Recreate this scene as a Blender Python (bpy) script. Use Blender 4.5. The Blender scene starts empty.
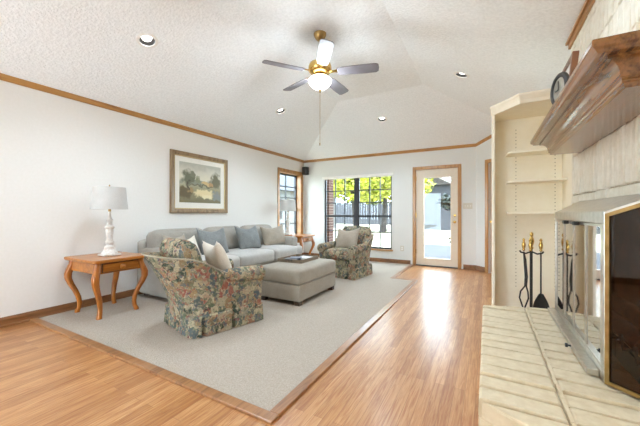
import bpy, bmesh, math, random
from mathutils import Vector, Matrix
random.seed(7)
PI = math.pi
R = math.radians
SC = bpy.context.scene
COL = SC.collection

# ------------------------------------------------------------------ camera
cd = bpy.data.cameras.new('camera')
cam = bpy.data.objects.new('camera', cd)
COL.objects.link(cam)
cam.location = (0, 0, 1.1)
cam.rotation_euler = (R(90), 0, R(29.0))
cd.sensor_width = 36
cd.sensor_fit = 'HORIZONTAL'
cd.lens = 301 / 640 * 36
cd.clip_start = 0.02
cd.clip_end = 300
SC.camera = cam

# ------------------------------------------------------------------ world, sun, exposure
w = bpy.data.worlds.new('sky')
SC.world = w
w.use_nodes = True
bg = w.node_tree.nodes['Background']
bg.inputs['Color'].default_value = (0.70, 0.87, 1.0, 1)
bg.inputs['Strength'].default_value = 12.5
sd = bpy.data.lights.new('sun', 'SUN')
sd.energy = 7.0
sd.angle = R(1.5)
sd.color = (1.0, 0.94, 0.84)
sun = bpy.data.objects.new('sun', sd)
COL.objects.link(sun)
sun.rotation_euler = (R(38), 0, R(35))
SC.view_settings.view_transform = 'Standard'
SC.view_settings.look = 'None'
SC.view_settings.exposure = 0.32
SC.view_settings.gamma = 1.0
SC.view_settings.use_curve_mapping = False
SC.cycles.use_denoising = True
SC.cycles.caustics_reflective = False
SC.cycles.caustics_refractive = False
SC.cycles.max_bounces = 12
SC.cycles.diffuse_bounces = 8
SC.cycles.transparent_max_bounces = 16


# ------------------------------------------------------------------ materials
def srgb(r, g, b):
    f = lambda c: (c / 255 / 12.92) if c / 255 <= 0.04045 else ((c / 255 + 0.055) / 1.055) ** 2.4
    return (f(r), f(g), f(b), 1)


def N(nt, typ, **kw):
    n = nt.nodes.new(typ)
    for k, v in kw.items():
        setattr(n, k, v)
    return n


def base_mat(name, col, rough=0.6, metal=0.0, coat=0.0, spec=0.5):
    m = bpy.data.materials.new(name)
    m.use_nodes = True
    p = m.node_tree.nodes['Principled BSDF']
    p.inputs['Base Color'].default_value = col
    p.inputs['Roughness'].default_value = rough
    p.inputs['Metallic'].default_value = metal
    p.inputs['Coat Weight'].default_value = coat
    p.inputs['Coat Roughness'].default_value = 0.12
    p.inputs['Specular IOR Level'].default_value = spec
    return m, m.node_tree, p


def coords(nt, scale=(1, 1, 1), rot=(0, 0, 0), kind='Object'):
    tc = N(nt, 'ShaderNodeTexCoord')
    mp = N(nt, 'ShaderNodeMapping')
    mp.inputs['Scale'].default_value = scale
    mp.inputs['Rotation'].default_value = rot
    nt.links.new(tc.outputs[kind], mp.inputs['Vector'])
    return mp.outputs['Vector']


def ramp(nt, fac, stops, interp='LINEAR'):
    r = N(nt, 'ShaderNodeValToRGB')
    r.color_ramp.interpolation = interp
    els = r.color_ramp.elements
    while len(els) < len(stops):
        els.new(0.5)
    for e, (pos, c) in zip(els, stops):
        e.position = pos
        e.color = c
    nt.links.new(fac, r.inputs['Fac'])
    return r.outputs['Color']


def noise(nt, vec, scale, detail=3, rough=0.5, dist=0.0):
    n = N(nt, 'ShaderNodeTexNoise')
    n.inputs['Scale'].default_value = scale
    n.inputs['Detail'].default_value = detail
    n.inputs['Roughness'].default_value = rough
    n.inputs['Distortion'].default_value = dist
    nt.links.new(vec, n.inputs['Vector'])
    return n.outputs['Fac']


def bump(nt, p, h, strength=0.3, dist=0.01):
    b = N(nt, 'ShaderNodeBump')
    b.inputs['Strength'].default_value = strength
    b.inputs['Distance'].default_value = dist
    nt.links.new(h, b.inputs['Height'])
    nt.links.new(b.outputs['Normal'], p.inputs['Normal'])


def noisy(name, c0, c1, scale=20, rough=0.7, bstr=0.0, bscale=None, stretch=(1, 1, 1), metal=0, coat=0, bdist=0.01, spec=0.5, detail=3):
    m, nt, p = base_mat(name, c0, rough, metal, coat, spec)
    v = coords(nt, stretch)
    f = noise(nt, v, scale, detail)
    nt.links.new(ramp(nt, f, [(0.3, c0), (0.7, c1)]), p.inputs['Base Color'])
    if bstr:
        f2 = f if bscale is None else noise(nt, v, bscale, 3)
        bump(nt, p, f2, bstr, bdist)
    return m


def wood(name, light, dark, along='Y', scale=1.0, rough=0.35, coat=0.3):
    m, nt, p = base_mat(name, light, rough, 0, coat)
    st = {'X': (0.6, 7, 7), 'Y': (7, 0.6, 7), 'Z': (7, 7, 0.6)}[along]
    v = coords(nt, tuple(s * scale for s in st))
    f = noise(nt, v, 2.2, 4, 0.6, 1.2)
    fine = noise(nt, coords(nt, tuple(s * scale * 5 for s in st)), 3, 2)
    mx = N(nt, 'ShaderNodeMath', operation='MULTIPLY_ADD')
    mx.inputs[1].default_value = 0.35
    nt.links.new(fine, mx.inputs[0])
    nt.links.new(f, mx.inputs[2])
    nt.links.new(ramp(nt, mx.outputs[0], [(0.48, dark), (0.72, light)]), p.inputs['Base Color'])
    bump(nt, p, mx.outputs[0], 0.04, 0.002)
    return m


def weave(name, c0, c1, scale=260, bstr=0.35, rough=0.95):
    m, nt, p = base_mat(name, c0, rough, 0, 0, 0.2)
    v = coords(nt)
    f = noise(nt, v, scale, 2)
    big = noise(nt, v, 9, 3)
    mx = N(nt, 'ShaderNodeMath', operation='MULTIPLY_ADD')
    mx.inputs[1].default_value = 0.5
    nt.links.new(big, mx.inputs[0])
    nt.links.new(f, mx.inputs[2])
    nt.links.new(ramp(nt, mx.outputs[0], [(0.5, c0), (1.0, c1)]), p.inputs['Base Color'])
    bump(nt, p, f, bstr, 0.004)
    p.inputs['Sheen Weight'].default_value = 0.2
    return m


def floral(name):
    m, nt, p = base_mat(name, srgb(190, 175, 150), 0.9, 0, 0, 0.2)
    v = coords(nt)
    # warped coordinates so the blooms have ragged petals
    wn = N(nt, 'ShaderNodeTexNoise')
    wn.inputs['Scale'].default_value = 16
    wn.inputs['Detail'].default_value = 3
    nt.links.new(v, wn.inputs['Vector'])
    mixv = N(nt, 'ShaderNodeMix', data_type='VECTOR')
    mixv.inputs['Factor'].default_value = 0.085
    nt.links.new(v, mixv.inputs[4])
    nt.links.new(wn.outputs['Color'], mixv.inputs[5])
    vv = mixv.outputs[1]
    vo = N(nt, 'ShaderNodeTexVoronoi')
    vo.inputs['Scale'].default_value = 15
    vo.feature = 'SMOOTH_F1'
    vo.inputs['Smoothness'].default_value = 0.22
    nt.links.new(vv, vo.inputs['Vector'])
    sep = N(nt, 'ShaderNodeSeparateColor')
    nt.links.new(vo.outputs['Color'], sep.inputs['Color'])
    cream, sage, slate, rose, tan, dusk = srgb(186, 173, 144), srgb(100, 108, 84), srgb(88, 98, 104), srgb(150, 86, 76), srgb(164, 138, 102), srgb(66, 76, 66)
    c1 = ramp(nt, sep.outputs[0], [(0.0, cream), (0.22, sage), (0.42, slate), (0.55, cream), (0.66, rose), (0.74, tan), (0.86, dusk)])
    vo2 = N(nt, 'ShaderNodeTexVoronoi')
    vo2.inputs['Scale'].default_value = 38
    vo2.feature = 'SMOOTH_F1'
    vo2.inputs['Smoothness'].default_value = 0.2
    nt.links.new(vv, vo2.inputs['Vector'])
    sep2 = N(nt, 'ShaderNodeSeparateColor')
    nt.links.new(vo2.outputs['Color'], sep2.inputs['Color'])
    c2 = ramp(nt, sep2.outputs[1], [(0.0, cream), (0.3, sage), (0.48, cream), (0.62, slate), (0.74, rose), (0.82, tan), (0.92, cream)])
    f = noise(nt, v, 30, 3)
    fr = ramp(nt, f, [(0.44, (0, 0, 0, 1)), (0.60, (1, 1, 1, 1))])
    mx = N(nt, 'ShaderNodeMix', data_type='RGBA')
    nt.links.new(fr, mx.inputs['Factor'])
    nt.links.new(c1, mx.inputs[6])
    nt.links.new(c2, mx.inputs[7])
    # a little darker petal edge variation
    mx2 = N(nt, 'ShaderNodeMix', data_type='RGBA', blend_type='MULTIPLY')
    mx2.inputs['Factor'].default_value = 0.45
    dr = ramp(nt, noise(nt, v, 70, 2), [(0.35, (0.55, 0.52, 0.5, 1)), (0.65, (1, 1, 1, 1))])
    nt.links.new(mx.outputs[2], mx2.inputs[6])
    nt.links.new(dr, mx2.inputs[7])
    nt.links.new(mx2.outputs[2], p.inputs['Base Color'])
    bump(nt, p, noise(nt, v, 250, 2), 0.25, 0.003)
    return m


def plank_floor(name):
    m, nt, p = base_mat(name, srgb(210, 160, 105), 0.34, 0, 0.22)
    p.inputs['Coat Roughness'].default_value = 0.2
    tc = N(nt, 'ShaderNodeTexCoord')
    mp = N(nt, 'ShaderNodeMapping')
    mp.inputs['Rotation'].default_value = (0, 0, R(90))
    nt.links.new(tc.outputs['Object'], mp.inputs['Vector'])
    br = N(nt, 'ShaderNodeTexBrick')
    br.offset = 0.37
    br.inputs['Scale'].default_value = 1
    br.inputs['Brick Width'].default_value = 1.05
    br.inputs['Row Height'].default_value = 0.06
    br.inputs['Mortar Size'].default_value = 0.0012
    br.inputs['Mortar Smooth'].default_value = 0.3
    br.inputs['Bias'].default_value = 0.0
    br.inputs['Color1'].default_value = (0.0, 0.0, 0.0, 1)
    br.inputs['Color2'].default_value = (1, 1, 1, 1)
    br.inputs['Mortar'].default_value = (0.3, 0.3, 0.3, 1)
    nt.links.new(mp.outputs['Vector'], br.inputs['Vector'])
    tone = ramp(nt, br.outputs['Color'], [(0.0, srgb(172, 120, 71)), (0.5, srgb(187, 137, 87)), (1.0, srgb(200, 152, 102))])
    g = noise(nt, coords(nt, (26, 1.6, 1)), 2.0, 5, 0.6, 1.5)
    gr = ramp(nt, g, [(0.35, srgb(205, 165, 130)), (0.62, (1, 1, 1, 1))])
    mx = N(nt, 'ShaderNodeMix', data_type='RGBA', blend_type='MULTIPLY')
    mx.inputs['Factor'].default_value = 0.8
    nt.links.new(tone, mx.inputs[6])
    nt.links.new(gr, mx.inputs[7])
    mo = N(nt, 'ShaderNodeMix', data_type='RGBA')
    nt.links.new(br.outputs['Fac'], mo.inputs['Factor'])
    nt.links.new(mx.outputs[2], mo.inputs[6])
    mo.inputs[7].default_value = srgb(140, 92, 54)
    nt.links.new(mo.outputs[2], p.inputs['Base Color'])
    inv = N(nt, 'ShaderNodeMath', operation='SUBTRACT')
    inv.inputs[0].default_value = 1
    nt.links.new(br.outputs['Fac'], inv.inputs[1])
    bump(nt, p, inv.outputs[0], 0.25, 0.002)
    return m


def pane_mat(name, tint=(1, 1, 1, 1), refl=0.08, rough=0.02):
    """thin sheet of glass: a transparent sheet with a Fresnel-weighted reflection"""
    m = bpy.data.materials.new(name)
    m.use_nodes = True
    nt = m.node_tree
    nt.nodes.remove(nt.nodes['Principled BSDF'])
    out = nt.nodes['Material Output']
    t = N(nt, 'ShaderNodeBsdfTransparent')
    t.inputs['Color'].default_value = tint
    g = N(nt, 'ShaderNodeBsdfGlossy')
    g.inputs['Roughness'].default_value = rough
    lw = N(nt, 'ShaderNodeLayerWeight')
    lw.inputs['Blend'].default_value = 0.5
    pw = N(nt, 'ShaderNodeMath', operation='POWER')
    pw.inputs[1].default_value = 4.5
    nt.links.new(lw.outputs['Facing'], pw.inputs[0])
    ad = N(nt, 'ShaderNodeMath', operation='ADD')
    ad.inputs[1].default_value = refl + 0.03
    ad.use_clamp = True
    nt.links.new(pw.outputs[0], ad.inputs[0])
    mx = N(nt, 'ShaderNodeMixShader')
    nt.links.new(ad.outputs[0], mx.inputs[0])
    nt.links.new(t.outputs[0], mx.inputs[1])
    nt.links.new(g.outputs[0], mx.inputs[2])
    nt.links.new(mx.outputs[0], out.inputs['Surface'])
    return m


def emit_mat(name, col, strength):
    m, nt, p = base_mat(name, col, 0.4)
    p.inputs['Emission Color'].default_value = col
    p.inputs['Emission Strength'].default_value = strength
    return m


def painting_mat(name):
    """loose landscape: pale sky, tree masses at both sides, ochre cottages, a bright pond"""
    m, nt, p = base_mat(name, srgb(200, 190, 160), 0.5)
    tc = N(nt, 'ShaderNodeTexCoord')
    wn = N(nt, 'ShaderNodeTexNoise')
    wn.inputs['Scale'].default_value = 11
    wn.inputs['Detail'].default_value = 6
    nt.links.new(coords(nt), wn.inputs['Vector'])
    mv = N(nt, 'ShaderNodeMix', data_type='VECTOR')
    mv.inputs['Factor'].default_value = 0.22
    nt.links.new(tc.outputs['Generated'], mv.inputs[4])
    nt.links.new(wn.outputs['Color'], mv.inputs[5])
    sp = N(nt, 'ShaderNodeSeparateXYZ')
    nt.links.new(mv.outputs[1], sp.inputs[0])
    col = ramp(nt, sp.outputs['Z'], [(0.15, srgb(120, 112, 82)), (0.38, srgb(150, 144, 112)), (0.50, srgb(180, 176, 152)), (0.58, srgb(216, 210, 188)), (0.72, srgb(206, 202, 186)), (0.85, srgb(180, 178, 164))])

    def blob(col, cy, cz, ry, rz, c, soft=0.6):
        def ax(o, c0, r0):
            a = N(nt, 'ShaderNodeMath', operation='SUBTRACT')
            nt.links.new(sp.outputs[o], a.inputs[0])
            a.inputs[1].default_value = c0 * 0.78 + 0.11
            d = N(nt, 'ShaderNodeMath', operation='DIVIDE')
            nt.links.new(a.outputs[0], d.inputs[0])
            d.inputs[1].default_value = r0
            q = N(nt, 'ShaderNodeMath', operation='MULTIPLY')
            nt.links.new(d.outputs[0], q.inputs[0])
            nt.links.new(d.outputs[0], q.inputs[1])
            return q.outputs[0]
        sm = N(nt, 'ShaderNodeMath', operation='ADD')
        nt.links.new(ax('Y', cy, ry), sm.inputs[0])
        nt.links.new(ax('Z', cz, rz), sm.inputs[1])
        f = ramp(nt, sm.outputs[0], [(1 - soft, (1, 1, 1, 1)), (1.0, (0, 0, 0, 1))])
        mx = N(nt, 'ShaderNodeMix', data_type='RGBA')
        nt.links.new(f, mx.inputs['Factor'])
        nt.links.new(col, mx.inputs[6])
        mx.inputs[7].default_value = c
        return mx.outputs[2]
    for a in ((0.5, 0.52, 0.5, 0.06, srgb(136, 140, 122)), (0.20, 0.62, 0.12, 0.17, srgb(104, 106, 84)), (0.30, 0.72, 0.06, 0.08, srgb(118, 120, 98)), (0.86, 0.62, 0.10, 0.18, srgb(112, 108, 84)),
              (0.62, 0.52, 0.09, 0.06, srgb(204, 176, 124)), (0.74, 0.47, 0.06, 0.06, srgb(176, 142, 100)), (0.56, 0.24, 0.22, 0.09, srgb(222, 206, 160)), (0.62, 0.16, 0.12, 0.05, srgb(228, 216, 178)),
              (0.14, 0.24, 0.15, 0.13, srgb(98, 86, 58)), (0.25, 0.30, 0.08, 0.05, srgb(160, 134, 92)), (0.90, 0.2, 0.10, 0.13, srgb(132, 136, 130)), (0.42, 0.60, 0.05, 0.09, srgb(132, 134, 104)), (0.5, 0.44, 0.3, 0.025, srgb(112, 108, 84)), (0.2, 0.42, 0.025, 0.12, srgb(80, 72, 56))):
        col = blob(col, *a)
    nt.links.new(col, p.inputs['Base Color'])
    return m


M = {}
M['wall'] = noisy('wall_paint', srgb(230, 227, 221), srgb(233, 230, 225), 40, 0.85, 0.06, 180)
M['wall2'] = noisy('wall_paint_toned_down', srgb(220, 219, 214), srgb(223, 222, 217), 40, 0.85, 0.06, 180)  # same wall paint, darker copy that offsets the light on the far walls
M['ceil'] = noisy('ceiling_texture', srgb(236, 238, 239), srgb(247, 249, 250), 44, 0.95, 0.6, 44, bdist=0.014, detail=2)
M['floor'] = plank_floor('oak_strip_floor')
M['carpet'] = noisy('carpet_pile', srgb(168, 156, 142), srgb(190, 178, 164), 130, 1.0, 0.7, 190, bdist=0.01, spec=0.1)
M['oak'] = wood('oak_trim', srgb(182, 132, 74), srgb(142, 95, 46), 'Y')
M['oakx'] = wood('oak_trim_x', srgb(182, 132, 74), srgb(142, 95, 46), 'X')
M['oakz'] = wood('oak_trim_z', srgb(184, 132, 72), srgb(144, 95, 44), 'Z')
M['baseb'] = wood('baseboard_oak', srgb(138, 92, 54), srgb(104, 66, 38), 'Y')
M['border'] = wood('carpet_border_oak', srgb(160, 112, 70), srgb(122, 80, 48), 'Y')
M['mantel'] = wood('mantel_oak', srgb(146, 98, 50), srgb(92, 58, 28), 'Y', 1.0, 0.22, 0.5)
M['pine'] = wood('honey_pine', srgb(182, 112, 34), srgb(148, 82, 20), 'Y', 1.0, 0.35, 0.4)
M['pinez'] = wood('honey_pine_z', srgb(174, 102, 28), srgb(138, 74, 16), 'Z', 1.0, 0.35, 0.4)
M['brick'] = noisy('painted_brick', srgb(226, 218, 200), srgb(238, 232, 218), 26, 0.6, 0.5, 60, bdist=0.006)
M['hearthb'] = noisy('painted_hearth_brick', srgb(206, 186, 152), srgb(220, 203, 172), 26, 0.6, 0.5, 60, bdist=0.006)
M['mortar'] = noisy('joint_shade_mortar', srgb(172, 160, 138), srgb(196, 186, 166), 40, 0.85, 0.5, 90)  # mortar darkened so the joint shadows are put into its colour
M['cream'] = noisy('cream_paint', srgb(242, 233, 212), srgb(246, 238, 219), 14, 0.5, 0.04, 90)
M['hole'] = base_mat('pin_hole', srgb(120, 100, 70), 0.9)[0]
M['white'] = noisy('white_paint', srgb(236, 234, 228), srgb(242, 240, 236), 30, 0.5)
M['doorp'] = noisy('door_paint', srgb(226, 212, 192), srgb(230, 217, 198), 12, 0.5)
M['lampw'] = noisy('distressed_white', srgb(206, 200, 192), srgb(228, 224, 218), 60, 0.6, 0.2)
M['shade'] = weave('linen_shade', srgb(188, 185, 180), srgb(208, 205, 200), 300, 0.2)
M['sofa'] = weave('grey_linen', srgb(146, 140, 131), srgb(172, 166, 156))
M['sofa2'] = weave('grey_linen_light', srgb(172, 168, 162), srgb(200, 196, 190))
M['ott'] = weave('taupe_linen', srgb(145, 136, 122), srgb(170, 161, 147))
M['blue'] = weave('blue_grey_velvet', srgb(112, 115, 115), srgb(144, 146, 144), 120)
M['beige'] = weave('beige_cotton', srgb(150, 139, 124), srgb(178, 167, 152), 150)
M['ivory'] = weave('ivory_fleece', srgb(214, 204, 188), srgb(236, 228, 214), 140, 0.8)
M['floral'] = floral('floral_chintz')
M['piping'] = weave('cream_piping', srgb(150, 140, 120), srgb(172, 162, 140))
M['darkwood'] = wood('dark_feet', srgb(74, 54, 40), srgb(48, 34, 26), 'Z')
M['greywood'] = wood('weathered_tray', srgb(128, 112, 92), srgb(88, 74, 60), 'Y', 1, 0.7, 0)
M['brass'] = noisy('polished_brass', srgb(206, 168, 92), srgb(222, 188, 116), 12, 0.22, metal=1.0)
M['abrass'] = noisy('antique_brass', srgb(150, 122, 76), srgb(180, 150, 98), 20, 0.35, metal=1.0)
M['silver'] = noisy('brushed_steel', srgb(196, 192, 182), srgb(216, 212, 204), 30, 0.28, metal=1.0)
M['iron'] = noisy('black_iron', srgb(30, 28, 27), srgb(44, 41, 39), 40, 0.5, 0.2)
M['soot'] = noisy('fire_brick_soot', srgb(92, 66, 46), srgb(124, 90, 62), 8, 0.9, 0.3)
M['bark'] = noisy('bark', srgb(30, 26, 24), srgb(48, 43, 40), 16, 0.95, 0.8, stretch=(3, 3, 0.6))
M['log'] = noisy('split_log', srgb(96, 68, 44), srgb(134, 98, 64), 16, 0.95, 0.8)
M['bronze'] = noisy('bronze_aluminium', srgb(52, 52, 54), srgb(66, 66, 68), 30, 0.45, metal=0.3)
M['glass'] = pane_mat('window_glass', (0.97, 0.98, 0.98, 1), 0.0)
M['fireglass'] = pane_mat('mirror_tint_glass', (0.34, 0.30, 0.24, 1), 0.55, 0.04)
M['darkglass'] = pane_mat('smoked_glass', (0.66, 0.48, 0.32, 1), 0.01)
M['bowl'] = emit_mat('lit_frosted_bowl', (1.0, 0.90, 0.74, 1), 1.6)
M['bowl'].node_tree.nodes['Principled BSDF'].inputs['Alpha'].default_value = 0.45
M['bulb'] = emit_mat('lit_bulb', (1.0, 0.97, 0.92, 1), 4)
M['baffle'] = base_mat('dark_baffle', srgb(38, 36, 34), 0.7)[0]
M['blade'] = noisy('pale_blade', srgb(112, 108, 114), srgb(126, 122, 128), 6, 0.4, stretch=(1, 1, 1))
M['black'] = noisy('black_plastic', srgb(34, 34, 36), srgb(46, 46, 48), 60, 0.55)
M['plate'] = noisy('ivory_plastic', srgb(204, 196, 178), srgb(212, 204, 188), 20, 0.4)
M['frame'] = wood('picture_frame_wood', srgb(148, 122, 90), srgb(110, 88, 62), 'Z', 1, 0.4, 0.2)
M['gilt'] = noisy('gilt_slip', srgb(176, 152, 108), srgb(196, 172, 128), 40, 0.4, metal=0.4)
M['matb'] = noisy('mat_board', srgb(232, 228, 218), srgb(236, 232, 223), 30, 0.8)
M['art'] = painting_mat('landscape_print')
M['walnut'] = wood('walnut', srgb(132, 84, 54), srgb(84, 50, 30), 'Z', 1, 0.35, 0.3)
M['paper'] = noisy('magazine_white', srgb(220, 218, 214), srgb(236, 234, 230), 18, 0.4)
M['ink'] = noisy('magazine_dark', srgb(40, 44, 56), srgb(86, 84, 90), 14, 0.4)
M['slate'] = noisy('magazine_blue', srgb(84, 96, 120), srgb(130, 132, 140), 12, 0.4)
M['lawn'] = noisy('dry_lawn', srgb(150, 145, 122), srgb(176, 170, 150), 6, 0.95, 0.3)
M['patio'] = noisy('patio_slab', srgb(32, 30, 36), srgb(46, 44, 50), 5, 0.8)
M['fence'] = wood('weathered_fence', srgb(58, 60, 66), srgb(42, 43, 48), 'Z', 0.5, 0.9, 0)
M['siding'] = noisy('pale_siding', srgb(104, 105, 105), srgb(120, 120, 118), 4, 0.8)
M['leafy'] = noisy('yellow_green_leaf', srgb(118, 128, 28), srgb(160, 160, 40), 3, 0.6)
M['leafg'] = noisy('green_leaf', srgb(62, 86, 34), srgb(96, 114, 48), 3, 0.6)
M['leafd'] = noisy('dark_leaf', srgb(14, 24, 14), srgb(26, 38, 20), 5, 0.6)
M['flower'] = noisy('yellow_flower', srgb(130, 96, 24), srgb(150, 116, 40), 20, 0.6)
M['redbrick'] = noisy('red_brick', srgb(72, 40, 30), srgb(92, 58, 44), 14, 0.9, 0.4)
M['pot'] = noisy('terracotta', srgb(80, 52, 36), srgb(96, 64, 46), 14, 0.8)


# ------------------------------------------------------------------ mesh builder
class MB:
    def __init__(s):
        s.v, s.f = [], []

    def add(s, verts, faces, mat=None):
        o = len(s.v)
        for p in verts:
            p = Vector(p)
            if mat is not None:
                p = mat @ p
            s.v.append(tuple(p))
        s.f += [tuple(i + o for i in f) for f in faces]
        return s

    def box(s, a, b, mat=None):
        (x0, y0, z0), (x1, y1, z1) = a, b
        v = [(x0, y0, z0), (x1, y0, z0), (x1, y1, z0), (x0, y1, z0), (x0, y0, z1), (x1, y0, z1), (x1, y1, z1), (x0, y1, z1)]
        return s.add(v, [(0, 3, 2, 1), (4, 5, 6, 7), (0, 1, 5, 4), (1, 2, 6, 5), (2, 3, 7, 6), (3, 0, 4, 7)], mat)

    def prism(s, poly, z0, z1, mat=None):
        n = len(poly)
        v = [(x, y, z0) for x, y in poly] + [(x, y, z1) for x, y in poly]
        f = [tuple(reversed(range(n))), tuple(range(n, 2 * n))]
        f += [(i, (i + 1) % n, n + (i + 1) % n, n + i) for i in range(n)]
        return s.add(v, f, mat)

    def loft(s, rings, caps=True, closed=True):
        n = len(rings[0])
        v = [p for r in rings for p in r]
        f = []
        for k in range(len(rings) - 1):
            for i in range(n if closed else n - 1):
                j = (i + 1) % n
                f.append((k * n + i, k * n + j, (k + 1) * n + j, (k + 1) * n + i))
        if caps:
            f.append(tuple(reversed(range(n))))
            f.append(tuple(range((len(rings) - 1) * n, len(rings) * n)))
        return s.add(v, f)

    def lathe(s, prof, seg=32, mat=None, caps=True):
        rings = [[(r * math.cos(2 * PI * i / seg), r * math.sin(2 * PI * i / seg), z) for i in range(seg)] for r, z in prof]
        if mat is not None:
            rings = [[mat @ Vector(p) for p in r] for r in rings]
        return s.loft(rings, caps)

    def tube(s, pts, r, seg=10, caps=True):
        pts = [Vector(p) for p in pts]
        rr = r if isinstance(r, (list, tuple)) else [r] * len(pts)
        rings = []
        up = None
        for i, p in enumerate(pts):
            t = (pts[min(i + 1, len(pts) - 1)] - pts[max(i - 1, 0)]).normalized()
            if up is None:
                up = Vector((0, 0, 1)) if abs(t.z) < 0.9 else Vector((1, 0, 0))
            a = t.cross(up).normalized()
            b = a.cross(t).normalized()
            up = b
            rings.append([p + (a * math.cos(2 * PI * k / seg) + b * math.sin(2 * PI * k / seg)) * rr[i] for k in range(seg)])
        return s.loft(rings, caps)

    def soft(s, c, size, r=0.04, puff=(0, 0, 0), n=10, mat=None):
        """rounded box, optionally puffed out on each pair of faces"""
        hx, hy, hz = size[0] / 2, size[1] / 2, size[2] / 2
        r = min(r, hx, hy, hz)
        idx, vs, fs = {}, [], []

        def vert(i, j, k):
            key = (i, j, k)
            if key in idx:
                return idx[key]
            q = [2 * t / n - 1 for t in key]
            # denser near the edges
            q = [math.copysign(1 - (1 - abs(t)) ** 1.5, t) for t in q]
            P = Vector((q[0] * hx, q[1] * hy, q[2] * hz))
            I = Vector((max(-hx + r, min(hx - r, P.x)), max(-hy + r, min(hy - r, P.y)), max(-hz + r, min(hz - r, P.z))))
            d = P - I
            if d.length > 1e-9:
                d = d.normalized() * r
            O = I + d
            O.x += math.copysign(puff[0], q[0]) * (abs(q[0]) ** 2) * (1 - q[1] ** 2) * (1 - q[2] ** 2) if puff[0] else 0
            O.y += math.copysign(puff[1], q[1]) * (abs(q[1]) ** 2) * (1 - q[0] ** 2) * (1 - q[2] ** 2) if puff[1] else 0
            O.z += math.copysign(puff[2], q[2]) * (abs(q[2]) ** 2) * (1 - q[0] ** 4) * (1 - q[1] ** 4) if puff[2] else 0
            O += Vector(c)
            idx[key] = len(vs)
            vs.append(O)
            return idx[key]
        for ax in range(3):
            for side in (0, n):
                for a in range(n):
                    for b in range(n):
                        q = []
                        for (u, v2) in ((a, b), (a + 1, b), (a + 1, b + 1), (a, b + 1)):
                            key = [u, v2]
                            key.insert(ax, side)
                            q.append(vert(*key))
                        if (side == n) != (ax == 1):
                            fs.append(tuple(q))
                        else:
                            fs.append(tuple(reversed(q)))
        return s.add(vs, fs, mat)

    def build(s, name, mat, parent=None, smooth=False, bevel=0, seg=2, sub=0, loc=None):
        me = bpy.data.meshes.new(name)
        me.from_pydata(s.v, [], s.f)
        me.validate()
        bm = bmesh.new()
        bm.from_mesh(me)
        bmesh.ops.recalc_face_normals(bm, faces=bm.faces)
        bm.to_mesh(me)
        bm.free()
        me.materials.append(M[mat])
        o = bpy.data.objects.new(name, me)
        COL.objects.link(o)
        if parent is not None:
            o.parent = parent
        if loc is not None:
            o.location = loc
        if smooth:
            for p in me.polygons:
                p.use_smooth = True
            try:
                me.set_sharp_from_angle(angle=R(50))
            except Exception:
                pass
        if bevel:
            b = o.modifiers.new('bevel', 'BEVEL')
            b.width = bevel
            b.segments = seg
            b.limit_method = 'ANGLE'
            b.angle_limit = R(40)
        if sub:
            sb = o.modifiers.new('sub', 'SUBSURF')
            sb.levels = sb.render_levels = sub
        return o


def tag(o, label=None, cat=None, group=None, kind=None):
    if label:
        o['label'] = label
    if cat:
        o['category'] = cat
    if group:
        o['group'] = group
    if kind:
        o['kind'] = kind
    return o


def thing(name, label, cat, loc=(0, 0, 0), rz=0, group=None):
    e = bpy.data.objects.new(name, None)
    e.empty_display_size = 0.1
    COL.objects.link(e)
    e.location = loc
    e.rotation_euler = (0, 0, rz)
    return tag(e, label, cat, group)


def struct(o):
    o['kind'] = 'structure'
    return o


def dup(root, loc, rz, label, group=None):
    r = root.copy()
    COL.objects.link(r)
    r.location = loc
    r.rotation_euler = (0, 0, rz)
    r['label'] = label
    if group:
        r['group'] = group
    for ch in list(root.children):
        c = ch.copy()
        COL.objects.link(c)
        c.parent = r
        for g in list(ch.children):
            d = g.copy()
            COL.objects.link(d)
            d.parent = c
    return r


T = Matrix.Translation


def rot(ax, deg):
    return Matrix.Rotation(R(deg), 4, ax)


# ================================================================== SETTING
XL, YB, XR, YF = -4.15, 6.63, 0.8, -2.6
H0, H1 = 2.468, 3.06
FX0, FX1, FY = -2.28, -0.83, 4.74

struct(MB().box((XL - 0.3, YF, -0.1), (XR + 0.2, YB + 0.1, 0)).build('floor', 'floor'))


def ceil_z(x, y):
    return min(H1, H0 + (x - XL) * (H1 - H0) / (FX0 - XL), H0 + (XR - x) * (H1 - H0) / (XR - FX1), H0 + (YB - y) * (H1 - H0) / (YB - FY))


def cut_ceiling():
    e = 0.3
    sl, sr, sb = (H1 - H0) / (FX0 - XL), (H1 - H0) / (XR - FX1), (H1 - H0) / (YB - FY)
    b = MB()
    th = 0.05
    lo = [(XL - e, YF, H0 - e * sl), (XL - e, YB + e * sl / sb, H0 - e * sl), (FX0, FY, H1), (FX0, YF, H1), (FX1, FY, H1), (FX1, YF, H1),
          (XR + e, YB + e * sr / sb, H0 - e * sr), (XR + e, YF, H0 - e * sr)]
    faces = [(0, 1, 2, 3), (3, 2, 4, 5), (5, 4, 6, 7), (1, 6, 4, 2)]
    b.add(lo, faces)
    o = b.build('ceiling', 'ceil')
    sm = o.modifiers.new('solid', 'SOLIDIFY')
    sm.thickness = th
    sm.offset = 0
    return o


ceiling = cut_ceiling()
CANS = [(-2.97, 1.79), (-3.02, 4.08), (-1.69, 5.41), (-0.27, 4.17), (-0.2, 1.79), (-3.0, -0.5), (-0.2, -0.5)]  # last two: out of view, added to light the room, no fixtures


def can_matrix(x, y):
    z = ceil_z(x, y)
    e = 0.02
    gx = (ceil_z(x + e, y) - ceil_z(x - e, y)) / (2 * e)
    gy = (ceil_z(x, y + e) - ceil_z(x, y - e)) / (2 * e)
    n = Vector((gx, gy, -1)).normalized()      # towards the room
    q = Vector((0, 0, -1)).rotation_difference(n).to_matrix().to_4x4()
    return T((x, y, z)) @ q


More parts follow.
